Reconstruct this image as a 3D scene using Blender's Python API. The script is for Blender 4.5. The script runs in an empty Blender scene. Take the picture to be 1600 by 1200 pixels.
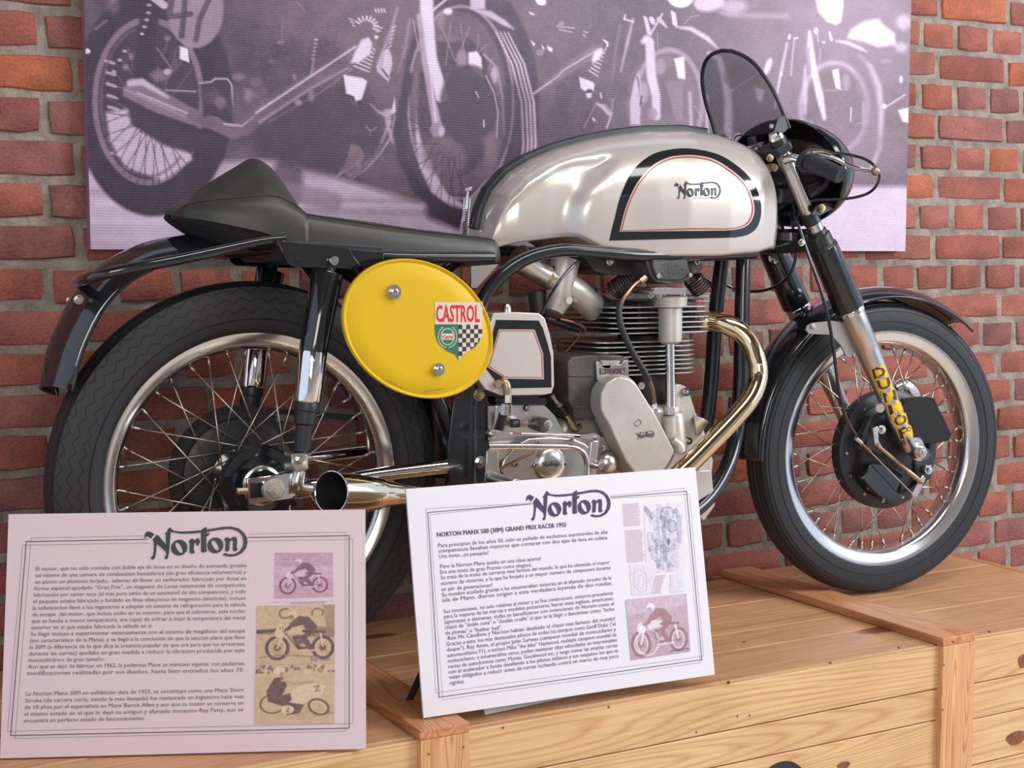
import bpy, bmesh, math, random
import numpy as np
from mathutils import Vector, Matrix
from mathutils.geometry import tessellate_polygon
from mathutils.bvhtree import BVHTree
random.seed(7); rng = np.random.default_rng(7)
S = bpy.context.scene
COL = S.collection
# ------------------------------------------------------------------ camera
CAM_H = 0.7256
F_PX = 2250.0
_p = math.atan((600-400)/F_PX); _psi = math.atan(F_PX/math.cos(_p)/(4860-800))
FW = np.array([math.sin(_psi)*math.cos(_p), math.cos(_psi)*math.cos(_p), -math.sin(_p)])
RT = np.array([math.cos(_psi), -math.sin(_psi), 0.0]); UP = np.cross(RT, FW)
CP = np.array([0, 0, CAM_H])
cd = bpy.data.cameras.new('camera'); cam = bpy.data.objects.new('camera', cd); COL.objects.link(cam)
cd.sensor_fit = 'HORIZONTAL'; cd.sensor_width = 36; cd.lens = F_PX/1600*36; cd.clip_start = .02; cd.clip_end = 100
m = Matrix.Identity(4)
for i in range(3):
    m[i][0] = RT[i]; m[i][1] = UP[i]; m[i][2] = -FW[i]; m[i][3] = CP[i]
cam.matrix_world = m; S.camera = cam
# ------------------------------------------------------------------ world, daylight, added fill lamps, exposure
w = bpy.data.worlds.new('world'); S.world = w; w.use_nodes = True
bg = w.node_tree.nodes['Background']; bg.inputs[0].default_value = (.70, .80, 1.0, 1); bg.inputs[1].default_value = .95
def area(name, loc, target, sx, sy, power, col):
    l = bpy.data.lights.new(name, 'AREA'); l.shape = 'RECTANGLE'; l.size = sx; l.size_y = sy; l.energy = power; l.color = col
    o = bpy.data.objects.new(name, l); COL.objects.link(o); o.location = loc
    o.rotation_euler = (Vector(target)-Vector(loc)).to_track_quat('-Z', 'Y').to_euler(); return o
area('window_light', (4.3, -.3, 2.0), (1.9, 2.5, .5), 1.9, 1.7, 112, (.95, .97, 1))
area('front_fill', (-.9, -2.9, 1.7), (1.3, 2.4, .4), 1.5, 1.7, 62, (1, .95, .88))  # unseen area lamp added to brighten the left side; no doorway stands here
area('overhead_fill', (1.9, .9, 2.85), (1.7, 2.3, .4), 2.4, .6, 40, (1, .97, .95))  # unseen overhead lamp added as fill, hung below a closed ceiling
S.view_settings.view_transform = 'Standard'; S.view_settings.look = 'None'
S.view_settings.exposure = .12; S.view_settings.gamma = 1; S.view_settings.use_curve_mapping = False
# ------------------------------------------------------------------ geometry from picture points, at real distances
def ray(x, y): return FW + RT*(x-800)/F_PX - UP*(y-600)/F_PX
YB, YS, XB = 2.36, -.03, .79          # the machine's middle plane: y = YB + YS*(x-XB)
def W(x, y, dy=0.0):
    d = ray(x, y); t = (YB+dy-YS*XB)/(d[1]-YS*d[0]); return CP + d*t
def onY(x, y, Y): d = ray(x, y); return CP + d*(Y/d[1])
def onZ(x, y, Z): d = ray(x, y); return CP + d*((Z-CP[2])/d[2])
def px2m(x, y, dy, wpx): P = W(x, y, dy); return wpx*float((P-CP)@FW)/F_PX
def proj(P):
    v = np.asarray(P)-CP; z = v@FW; return 800+F_PX*(v@RT)/z, 600-F_PX*(v@UP)/z
BU = np.array([1, YS, 0]); BU /= np.linalg.norm(BU); BN = np.array([-BU[1], BU[0], 0])   # along / across the machine (BN away from camera)
ZU = np.array([0, 0, 1.0])
def mirror(P, off=0.0):   # reflect across the machine's middle plane
    P = np.asarray(P, float); d = (P[1]-(YB+YS*(P[0]-XB)))*BN[1]; return P-2*d*BN
# ------------------------------------------------------------------ mesh builder
def cr(pts, n=8, closed=False):
    P = np.asarray(pts, float); out = []; N = len(P)
    for i in range(N if closed else N-1):
        if closed: a, b, c, d = P[(i-1) % N], P[i], P[(i+1) % N], P[(i+2) % N]
        else: a, b, c, d = P[max(i-1, 0)], P[i], P[i+1], P[min(i+2, N-1)]
        for k in range(n):
            t = k/n; out.append(.5*((2*b)+(-a+c)*t+(2*a-5*b+4*c-d)*t*t+(-a+3*b-3*c+d)*t**3))
    if not closed: out.append(P[-1])
    return np.array(out)
class MB:
    def __init__(s): s.v = []; s.f = []; s.uv = None
    def add(s, vs, fs):
        o = len(s.v); s.v += [tuple(map(float, p)) for p in vs]; s.f += [tuple(i+o for i in f) for f in fs]; return s
    def tube(s, P, r, n=12, caps=True, closed=False, hollow=0):
        P = np.asarray(P, float); N = len(P); r = np.broadcast_to(np.asarray(r, float), (N,))
        T = np.zeros_like(P)
        for i in range(N):
            a = P[(i-1) % N] if closed else P[max(i-1, 0)]; b = P[(i+1) % N] if closed else P[min(i+1, N-1)]
            t = b-a; L = np.linalg.norm(t); T[i] = t/L if L > 1e-9 else (T[i-1] if i else ZU)
        u = np.cross(T[0], [.13, .2, .97]); u /= np.linalg.norm(u)
        o = len(s.v)
        for i in range(N):
            u = u-T[i]*(u@T[i]); u /= np.linalg.norm(u); w_ = np.cross(T[i], u)
            for k in range(n):
                a = 2*math.pi*k/n; s.v.append(tuple(P[i]+r[i]*(math.cos(a)*u+math.sin(a)*w_)))
        for i in range(N if closed else N-1):
            j = (i+1) % N
            for k in range(n):
                k2 = (k+1) % n; s.f.append((o+i*n+k, o+i*n+k2, o+j*n+k2, o+j*n+k))
        if caps and not closed:
            s.f.append(tuple(o+k for k in range(n))[::-1]); s.f.append(tuple(o+(N-1)*n+k for k in range(n)))
        return s
    def lathe(s, C, ax, prof, n=48, arc=None, uv=False, closed=False):
        # prof: list of (radius, along axis); arc=(a0,a1) radians from +x-ish u
        C = np.asarray(C, float); ax = np.asarray(ax, float)/np.linalg.norm(ax)
        u = np.cross(ax, ZU) if abs(ax[2]) < .9 else np.cross(ax, [0, 1, 0]); u /= np.linalg.norm(u); v = np.cross(ax, u)
        full = arc is None; a0, a1 = (0, 2*math.pi) if full else arc
        cnt = n if full else n+1; o = len(s.v); M = len(prof)
        for i in range(cnt):
            a = a0+(a1-a0)*i/n; d = math.cos(a)*u+math.sin(a)*v
            for (r, h) in prof: s.v.append(tuple(C+d*r+ax*h))
        mm = M if closed else M-1
        for i in range(n):
            j = (i+1) % cnt
            for k in range(mm):
                k2 = (k+1) % M; s.f.append((o+i*M+k, o+i*M+k2, o+j*M+k2, o+j*M+k))
        return s
    def disc(s, C, ax, r, h0, h1, n=32, bev=0):
        b = bev or min(r, abs(h1-h0))*.12; sg = 1 if h1 > h0 else -1
        pr = [(0.0, h0), (r-b, h0), (r, h0+sg*b), (r, h1-sg*b), (r-b, h1), (0.0, h1)]
        return s.lathe(C, ax, pr, n)
    def hexa(s, C, ax, r, h):   # hexagon head along axis from C
        s.lathe(C, ax, [(0, 0), (r, 0), (r, h*.85), (r*.85, h), (r*.5, h), (r*.45, h*1.25), (0, h*1.25)], 6); return s
    def boxo(s, c, X, Y, Z):
        c, X, Y, Z = (np.asarray(q, float) for q in (c, X, Y, Z))
        vs = [c+a*X+b*Y+d*Z for d in (-1, 1) for b in (-1, 1) for a in (-1, 1)]
        return s.add(vs, [(0, 2, 3, 1), (4, 5, 7, 6), (0, 1, 5, 4), (2, 6, 7, 3), (0, 4, 6, 2), (1, 3, 7, 5)])
    def prism(s, P, ext):
        P = [np.asarray(p, float) for p in P]; n = len(P); ext = np.asarray(ext, float)
        tr = tessellate_polygon([[Vector(p) for p in P]]); vs = P+[p+ext for p in P]
        s.add(vs, [tuple(t) for t in tr]+[tuple(n+i for i in t[::-1]) for t in tr]+[(i, (i+1) % n, n+(i+1) % n, n+i) for i in range(n)])
        return s
    def poly2(s, loops, fn):    # flat polygon (with holes) in 2D mapped by fn
        tr = tessellate_polygon([[Vector((x, y, 0)) for x, y in L] for L in loops])
        flat = [p for L in loops for p in L]; return s.add([fn(*p) for p in flat], [tuple(t) for t in tr])
    def grid(s, G, close_u=False, close_v=False):
        G = np.asarray(G, float); nu, nv = G.shape[:2]; o = len(s.v)
        s.v += [tuple(p) for p in G.reshape(-1, 3)]
        for i in range(nu if close_u else nu-1):
            for j in range(nv if close_v else nv-1):
                i2 = (i+1) % nu; j2 = (j+1) % nv
                s.f.append((o+i*nv+j, o+i2*nv+j, o+i2*nv+j2, o+i*nv+j2))
        return s
def mark(o, label=None, cat=None, group=None, kind=None):
    if label: o['label'] = label
    if cat: o['category'] = cat
    if group: o['group'] = group
    if kind: o['kind'] = kind
    return o
ORG = {}
def origin_of(o):
    p = np.zeros(3)
    while o is not None: p = p+np.array(o.location); o = o.parent
    return p
def build(name, mb, mat, parent=None, label=None, smooth=35, bevel=0, seg=2, solid=0, subsurf=0, loc=None, fix=True):
    org = origin_of(parent) + (np.zeros(3) if loc is None else np.asarray(loc)-origin_of(parent) if parent else np.asarray(loc))
    me = bpy.data.meshes.new(name)
    V = np.array(mb.v)-org
    me.from_pydata([tuple(p) for p in V], [], mb.f)
    if fix:
        bm = bmesh.new(); bm.from_mesh(me)
        bmesh.ops.remove_doubles(bm, verts=bm.verts, dist=1e-6)
        bmesh.ops.recalc_face_normals(bm, faces=bm.faces); bm.to_mesh(me); bm.free()
    if smooth:
        me.shade_smooth(); me.set_sharp_from_angle(angle=math.radians(smooth))
    me.materials.append(mat)
    o = bpy.data.objects.new(name, me); COL.objects.link(o)
    if parent: o.parent = parent; o.location = tuple(org-origin_of(parent))
    else: o.location = tuple(org)
    if bevel:
        b = o.modifiers.new('bevel', 'BEVEL'); b.width = bevel; b.segments = seg; b.limit_method = 'ANGLE'; b.angle_limit = math.radians(40); b.harden_normals = False
    if subsurf:
        b = o.modifiers.new('sub', 'SUBSURF'); b.levels = subsurf; b.render_levels = subsurf
    if solid:
        b = o.modifiers.new('solid', 'SOLIDIFY'); b.thickness = solid; b.offset = 0
    if label: o['label'] = label
    return o
def empty(name, loc):
    o = bpy.data.objects.new(name, None); COL.objects.link(o); o.location = loc; o.empty_display_size = .1; return o
# ------------------------------------------------------------------ materials
def sr(r, g, b):
    f = lambda c: (c/255/12.92 if c/255 <= .04045 else ((c/255+.055)/1.055)**2.4)
    return (f(r), f(g), f(b), 1)
def pmat(name, col, rough=.5, metal=0, coat=0, bump=None, spec=.5, **kw):
    mt = bpy.data.materials.new(name); mt.use_nodes = True; nt = mt.node_tree; b = nt.nodes['Principled BSDF']
    b.inputs['Base Color'].default_value = col; b.inputs['Roughness'].default_value = rough; b.inputs['Metallic'].default_value = metal
    b.inputs['Coat Weight'].default_value = coat; b.inputs['Coat Roughness'].default_value = .05; b.inputs['Specular IOR Level'].default_value = spec
    if bump:
        sc, st, dist = bump
        tc = nt.nodes.new('ShaderNodeTexCoord'); n = nt.nodes.new('ShaderNodeTexNoise'); n.inputs['Scale'].default_value = sc; n.inputs['Detail'].default_value = 4
        bp = nt.nodes.new('ShaderNodeBump'); bp.inputs['Strength'].default_value = st; bp.inputs['Distance'].default_value = dist
        nt.links.new(tc.outputs['Object'], n.inputs['Vector']); nt.links.new(n.outputs[0], bp.inputs['Height']); nt.links.new(bp.outputs[0], b.inputs['Normal'])
        if kw.get('mottle'):
            rp = nt.nodes.new('ShaderNodeValToRGB'); c2 = kw['mottle']; n2 = nt.nodes.new('ShaderNodeTexNoise'); n2.inputs['Scale'].default_value = kw.get('ms', 14); n2.inputs['Detail'].default_value = 6
            nt.links.new(tc.outputs['Object'], n2.inputs['Vector']); nt.links.new(n2.outputs[0], rp.inputs[0])
            rp.color_ramp.elements[0].position = .35; rp.color_ramp.elements[1].position = .65
            rp.color_ramp.elements[0].color = col; rp.color_ramp.elements[1].color = c2; nt.links.new(rp.outputs[0], b.inputs['Base Color'])
    return mt
M = {}
M['black'] = pmat('black_enamel', (.010, .012, .015, 1), .12, 0, .6, spec=.6)
M['blackframe'] = pmat('black_frame_enamel', (.012, .014, .018, 1), .22, 0, .4)
M['satin'] = pmat('satin_black', (.02, .022, .027, 1), .42, bump=(300, .15, .0005))
M['inner'] = pmat('matt_black_inside', (.008, .008, .009, 1), .85)
M['rubber'] = pmat('rubber', (.017, .020, .024, 1), .5, bump=(120, .2, .0004))
M['leather'] = pmat('seat_leather', (.036, .034, .028, 1), .42, bump=(420, .35, .0005))
M['chrome'] = pmat('chrome', (.86, .85, .83, 1), .045, 1)
M['steel'] = pmat('steel', (.6, .58, .54, 1), .24, 1, bump=(60, .1, .0003))
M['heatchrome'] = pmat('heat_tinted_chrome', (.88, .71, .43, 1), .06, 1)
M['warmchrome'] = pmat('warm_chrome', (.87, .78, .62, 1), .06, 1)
M['spoke'] = pmat('spoke_steel', (.55, .5, .42, 1), .3, 1)
M['rim'] = pmat('polished_alloy', (.78, .78, .78, 1), .17, 1, bump=(30, .06, .0005))
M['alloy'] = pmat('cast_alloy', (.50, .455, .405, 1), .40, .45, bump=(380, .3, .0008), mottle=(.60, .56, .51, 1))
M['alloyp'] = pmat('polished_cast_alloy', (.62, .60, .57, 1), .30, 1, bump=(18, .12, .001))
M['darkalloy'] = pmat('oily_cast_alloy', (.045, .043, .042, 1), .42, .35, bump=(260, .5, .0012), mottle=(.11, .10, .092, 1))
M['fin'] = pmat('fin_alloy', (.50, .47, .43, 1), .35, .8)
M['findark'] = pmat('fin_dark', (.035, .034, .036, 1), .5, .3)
M['silver'] = pmat('silver_paint', (.63, .58, .53, 1), .34, .4, 1.0, bump=(900, .05, .0003))
M['yellow'] = pmat('yellow_paint', (.70, .455, .008, 1), .5, 0, .0, bump=(25, .06, .001), mottle=(.66, .42, .010, 1), ms=9, spec=.3)
M['ink'] = pmat('black_print', (.02, .025, .03, 1), .35)
M['inktank'] = pmat('black_gloss_band', (.012, .014, .017, 1), .12, 0, .6)
M['red'] = pmat('red_print', (.45, .03, .03, 1), .35)
M['castred'] = pmat('decal_red', (.60, .01, .03, 1), .45)
M['cream'] = pmat('decal_cream', (.66, .58, .45, 1), .45)
M['green'] = pmat('decal_green', (.02, .16, .10, 1), .45)
M['decaldark'] = pmat('decal_dark', (.035, .03, .06, 1), .45)
M['decalyellow'] = pmat('decal_yellow', (.85, .50, .01, 1), .4)
M['copper'] = pmat('copper_pipe', (.30, .17, .11, 1), .3, .9)
M['brass'] = pmat('dull_brass', (.42, .33, .2, 1), .35, .9)
M['card_pink'] = pmat('card_board_left', (.74, .585, .62, 1), .5, bump=(500, .1, .0002))
M['card_white'] = pmat('card_board_right', (.80, .78, .83, 1), .22, 0, .35, bump=(220, .12, .0003))
M['cardtext'] = pmat('grey_print', (.10, .08, .11, 1), .35)
M['cardtext2'] = pmat('grey_blue_print', (.10, .11, .17, 1), .28)
M['edgered'] = pmat('board_edge', (.42, .30, .34, 1), .6)
M['mortar'] = pmat('mortar', (.33, .275, .225, 1), .95, bump=(90, 1.0, .006), mottle=(.19, .16, .135, 1), ms=26)
M['spring'] = pmat('oily_spring', (.12, .11, .10, 1), .4, .8)
M['bracket'] = pmat('grey_bracket', (.16, .17, .19, 1), .4, .3)
M['stay'] = pmat('dull_alloy_plate', (.26, .235, .215, 1), .42, .5)
M['sheet'] = pmat('white_card', (.7, .7, .68, 1), .5)
M['lucas'] = pmat('plate_red', (.13, .03, .03, 1), .4)
M['nail'] = pmat('nail_steel', (.2, .2, .2, 1), .4, .8)
def brick_mat():
    mt = pmat('red_brick', (.4, .1, .05, 1), .88); nt = mt.node_tree; b = nt.nodes['Principled BSDF']; N = nt.nodes.new; L = nt.links.new
    tc = N('ShaderNodeTexCoord'); oi = N('ShaderNodeObjectInfo'); ad = N('ShaderNodeVectorMath'); ad.operation = 'ADD'
    L(tc.outputs['Object'], ad.inputs[0]); L(oi.outputs['Location'], ad.inputs[1])
    n1 = N('ShaderNodeTexNoise'); n1.inputs['Scale'].default_value = 16; n1.inputs['Detail'].default_value = 5; L(ad.outputs[0], n1.inputs['Vector'])
    n2 = N('ShaderNodeTexNoise'); n2.inputs['Scale'].default_value = 190; n2.inputs['Detail'].default_value = 5; n2.inputs['Roughness'].default_value = .7; L(ad.outputs[0], n2.inputs['Vector'])
    mp = N('ShaderNodeMapping'); mp.inputs['Rotation'].default_value = (0, .6, 0); mp.inputs['Scale'].default_value = (1, 1, 3.2); L(ad.outputs[0], mp.inputs[0])
    n3 = N('ShaderNodeTexNoise'); n3.inputs['Scale'].default_value = 70; n3.inputs['Detail'].default_value = 4; L(mp.outputs[0], n3.inputs['Vector'])
    rp = N('ShaderNodeValToRGB'); rp.color_ramp.elements[0].position = .3; rp.color_ramp.elements[0].color = (.72, .72, .76, 1); rp.color_ramp.elements[1].position = .7; rp.color_ramp.elements[1].color = (1.16, 1.12, 1.08, 1)
    L(n1.outputs[0], rp.inputs[0]); mx = N('ShaderNodeMix'); mx.data_type = 'RGBA'; mx.blend_type = 'MULTIPLY'; mx.inputs[0].default_value = 1
    L(oi.outputs['Color'], mx.inputs[6]); L(rp.outputs[0], mx.inputs[7])
    rp2 = N('ShaderNodeValToRGB'); rp2.color_ramp.elements[0].position = .38; rp2.color_ramp.elements[0].color = (.6, .6, .6, 1); rp2.color_ramp.elements[1].position = .52; rp2.color_ramp.elements[1].color = (1, 1, 1, 1)
    L(n2.outputs[0], rp2.inputs[0]); mx2 = N('ShaderNodeMix'); mx2.data_type = 'RGBA'; mx2.blend_type = 'MULTIPLY'; mx2.inputs[0].default_value = .7
    L(mx.outputs[2], mx2.inputs[6]); L(rp2.outputs[0], mx2.inputs[7]); L(mx2.outputs[2], b.inputs['Base Color'])
    sm = N('ShaderNodeMath'); L(n2.outputs[0], sm.inputs[0]); L(n3.outputs[0], sm.inputs[1])
    bp = N('ShaderNodeBump'); bp.inputs['Strength'].default_value = .9; bp.inputs['Distance'].default_value = .0025; L(sm.outputs[0], bp.inputs['Height']); L(bp.outputs[0], b.inputs['Normal'])
    return mt
M['brick'] = brick_mat()
def wood_mat(name, axis, c1, c2, c3, scale=1.0):
    # straight pine grain running along one axis; rings from distorted bands, knots from voronoi
    mt = pmat(name, c1, .42, spec=.35); nt = mt.node_tree; b = nt.nodes['Principled BSDF']; N = nt.nodes.new; L = nt.links.new
    tc = N('ShaderNodeTexCoord'); oi = N('ShaderNodeObjectInfo'); mul = N('ShaderNodeMath'); mul.operation = 'MULTIPLY'; mul.inputs[1].default_value = 13; L(oi.outputs['Random'], mul.inputs[0])
    cb = N('ShaderNodeCombineXYZ'); [L(mul.outputs[0], cb.inputs[i]) for i in range(3)]
    ad = N('ShaderNodeVectorMath'); ad.operation = 'ADD'; L(tc.outputs['Object'], ad.inputs[0]); L(cb.outputs[0], ad.inputs[1])
    mp = N('ShaderNodeMapping'); sc = [6.0, 6.0, 6.0]; sc[axis] = .42; mp.inputs['Scale'].default_value = sc; L(ad.outputs[0], mp.inputs[0])
    n1 = N('ShaderNodeTexNoise'); n1.inputs['Scale'].default_value = 1.3*scale; n1.inputs['Detail'].default_value = 1.5; L(mp.outputs[0], n1.inputs['Vector'])
    m1 = N('ShaderNodeMath'); m1.operation = 'MULTIPLY'; m1.inputs[1].default_value = 36; L(n1.outputs[0], m1.inputs[0])
    fr = N('ShaderNodeMath'); fr.operation = 'FRACT'; L(m1.outputs[0], fr.inputs[0])
    rp = N('ShaderNodeValToRGB'); e = rp.color_ramp.elements; e[0].position = 0; e[0].color = c2; e[1].position = .3; e[1].color = c1
    q = e.new(.75); q.color = c1; q = e.new(1); q.color = c2; L(fr.outputs[0], rp.inputs[0])
    mp2 = N('ShaderNodeMapping'); sc = [160.0]*3; sc[axis] = 5; mp2.inputs['Scale'].default_value = sc; L(ad.outputs[0], mp2.inputs[0])
    n2 = N('ShaderNodeTexNoise'); n2.inputs['Scale'].default_value = 1; n2.inputs['Detail'].default_value = 3; L(mp2.outputs[0], n2.inputs['Vector'])
    n4 = N('ShaderNodeTexNoise'); n4.inputs['Scale'].default_value = 5; n4.inputs['Detail'].default_value = 2; L(ad.outputs[0], n4.inputs['Vector'])
    mx = N('ShaderNodeMix'); mx.data_type = 'RGBA'; mx.blend_type = 'MULTIPLY'; mx.inputs[0].default_value = .5
    r2 = N('ShaderNodeValToRGB'); r2.color_ramp.elements[0].position = .35; r2.color_ramp.elements[0].color = (.72, .68, .62, 1); r2.color_ramp.elements[1].position = .62; r2.color_ramp.elements[1].color = (1, 1, 1, 1); L(n2.outputs[0], r2.inputs[0])
    L(rp.outputs[0], mx.inputs[6]); L(r2.outputs[0], mx.inputs[7])
    # knots
    mp3 = N('ShaderNodeMapping'); sc = [7.0]*3; sc[axis] = 3.2; mp3.inputs['Scale'].default_value = sc; L(ad.outputs[0], mp3.inputs[0])
    vo = N('ShaderNodeTexVoronoi'); vo.inputs['Scale'].default_value = .55; L(mp3.outputs[0], vo.inputs['Vector'])
    r3 = N('ShaderNodeValToRGB'); r3.color_ramp.elements[0].position = .07; r3.color_ramp.elements[0].color = (1, 1, 1, 1); r3.color_ramp.elements[1].position = .11; r3.color_ramp.elements[1].color = (0, 0, 0, 1); L(vo.outputs['Distance'], r3.inputs[0])
    mx3 = N('ShaderNodeMix'); mx3.data_type = 'RGBA'; L(r3.outputs[0], mx3.inputs[0]); L(mx.outputs[2], mx3.inputs[6]); mx3.inputs[7].default_value = c3
    r4 = N('ShaderNodeValToRGB'); r4.color_ramp.elements[0].position = .35; r4.color_ramp.elements[0].color = (.93, .88, .84, 1); r4.color_ramp.elements[1].position = .65; r4.color_ramp.elements[1].color = (1.04, 1.02, 1, 1); L(n4.outputs[0], r4.inputs[0])
    mx4 = N('ShaderNodeMix'); mx4.data_type = 'RGBA'; mx4.blend_type = 'MULTIPLY'; mx4.inputs[0].default_value = 1; L(mx3.outputs[2], mx4.inputs[6]); L(r4.outputs[0], mx4.inputs[7])
    L(mx4.outputs[2], b.inputs['Base Color'])
    bp = N('ShaderNodeBump'); bp.inputs['Strength'].default_value = .15; bp.inputs['Distance'].default_value = .0008; L(n2.outputs[0], bp.inputs['Height']); L(bp.outputs[0], b.inputs['Normal'])
    return mt
pc1, pc2, pc3 = sr(228, 190, 145), sr(212, 164, 115), sr(125, 70, 50)
M['pine_x'] = wood_mat('pine_lengthwise', 0, pc1, pc2, pc3)
M['pine_x2'] = wood_mat('pine_top_boards', 0, sr(208, 162, 122), sr(194, 144, 104), pc3)
M['pine_y'] = wood_mat('pine_cap_batten', 1, sr(208, 150, 108), sr(184, 122, 82), pc3)
M['pine_z'] = wood_mat('pine_upright_batten', 2, sr(224, 178, 130), sr(198, 138, 92), pc3, 1.6)
def vcol_mat(name, rough, coat=0, lines=False):
    mt = pmat(name, (1, 1, 1, 1), rough, 0, coat); nt = mt.node_tree; b = nt.nodes['Principled BSDF']; L = nt.links.new
    a = nt.nodes.new('ShaderNodeVertexColor'); a.layer_name = 'Print'
    if lines:   # fine horizontal ribs of the printed canvas
        tc = nt.nodes.new('ShaderNodeTexCoord'); wv = nt.nodes.new('ShaderNodeTexWave'); wv.bands_direction = 'Z'; wv.inputs['Scale'].default_value = 62; wv.inputs['Distortion'].default_value = .15
        L(tc.outputs['Object'], wv.inputs['Vector'])
        rp = nt.nodes.new('ShaderNodeValToRGB'); rp.color_ramp.elements[0].color = (.90, .90, .90, 1); rp.color_ramp.elements[1].color = (1.04, 1.04, 1.04, 1); L(wv.outputs[0], rp.inputs[0])
        mx = nt.nodes.new('ShaderNodeMix'); mx.data_type = 'RGBA'; mx.blend_type = 'MULTIPLY'; mx.inputs[0].default_value = 1
        L(a.outputs[0], mx.inputs[6]); L(rp.outputs[0], mx.inputs[7]); L(mx.outputs[2], b.inputs['Base Color'])
        bp = nt.nodes.new('ShaderNodeBump'); bp.inputs['Strength'].default_value = .25; bp.inputs['Distance'].default_value = .0006; L(wv.outputs[0], bp.inputs['Height']); L(bp.outputs[0], b.inputs['Normal'])
    else: L(a.outputs[0], b.inputs['Base Color'])
    return mt
M['poster'] = vcol_mat('printed_canvas', .5, .0, True)
M['photo'] = vcol_mat('printed_photo', .4)
def tread_mat():
    mt = pmat('treaded_rubber', (.028, .031, .036, 1), .6); nt = mt.node_tree; b = nt.nodes['Principled BSDF']; N = nt.nodes.new; L = nt.links.new
    uv = N('ShaderNodeUVMap'); uv.uv_map = 'UVMap'; sp = N('ShaderNodeSeparateXYZ'); L(uv.outputs[0], sp.inputs[0])
    def mth(op, a, b_=None):
        n = N('ShaderNodeMath'); n.operation = op
        for i, q in enumerate((a, b_)):
            if q is None: continue
            if isinstance(q, (int, float)): n.inputs[i].default_value = q
            else: L(q, n.inputs[i])
        return n.outputs[0]
    tri = mth('PINGPONG', sp.outputs[0], .016)           # zigzag amplitude along the circumference
    v = mth('ADD', sp.outputs[1], mth('MULTIPLY', tri, .55))
    fr = mth('PINGPONG', v, .0085)
    gr = mth('LESS_THAN', fr, .0014)
    inz = mth('LESS_THAN', mth('ABSOLUTE', sp.outputs[1]), .086)
    g = mth('MULTIPLY', gr, inz)
    bp = N('ShaderNodeBump'); bp.inputs['Strength'].default_value = 1; bp.inputs['Distance'].default_value = .004; bp.invert = True; L(g, bp.inputs['Height']); L(bp.outputs[0], b.inputs['Normal'])
    mx = N('ShaderNodeMix'); mx.data_type = 'RGBA'; L(g, mx.inputs[0]); mx.inputs[6].default_value = (.022, .022, .024, 1); mx.inputs[7].default_value = (.004, .005, .006, 1); L(mx.outputs[2], b.inputs['Base Color'])
    return mt
M['tread'] = tread_mat()
def screen_mat():
    mt = pmat('smoked_mesh_screen', (.07, .07, .085, 1), .35); b = mt.node_tree.nodes['Principled BSDF']; b.inputs['Alpha'].default_value = .6
    nt = mt.node_tree; tc = nt.nodes.new('ShaderNodeTexCoord'); ck = nt.nodes.new('ShaderNodeTexChecker'); ck.inputs['Scale'].default_value = 620
    nt.links.new(tc.outputs['Object'], ck.inputs['Vector']); mp = nt.nodes.new('ShaderNodeMapRange'); mp.inputs[3].default_value = .45; mp.inputs[4].default_value = .75
    nt.links.new(ck.outputs['Fac'], mp.inputs[0]); nt.links.new(mp.outputs[0], b.inputs['Alpha']); return mt
M['screen'] = screen_mat()
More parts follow.
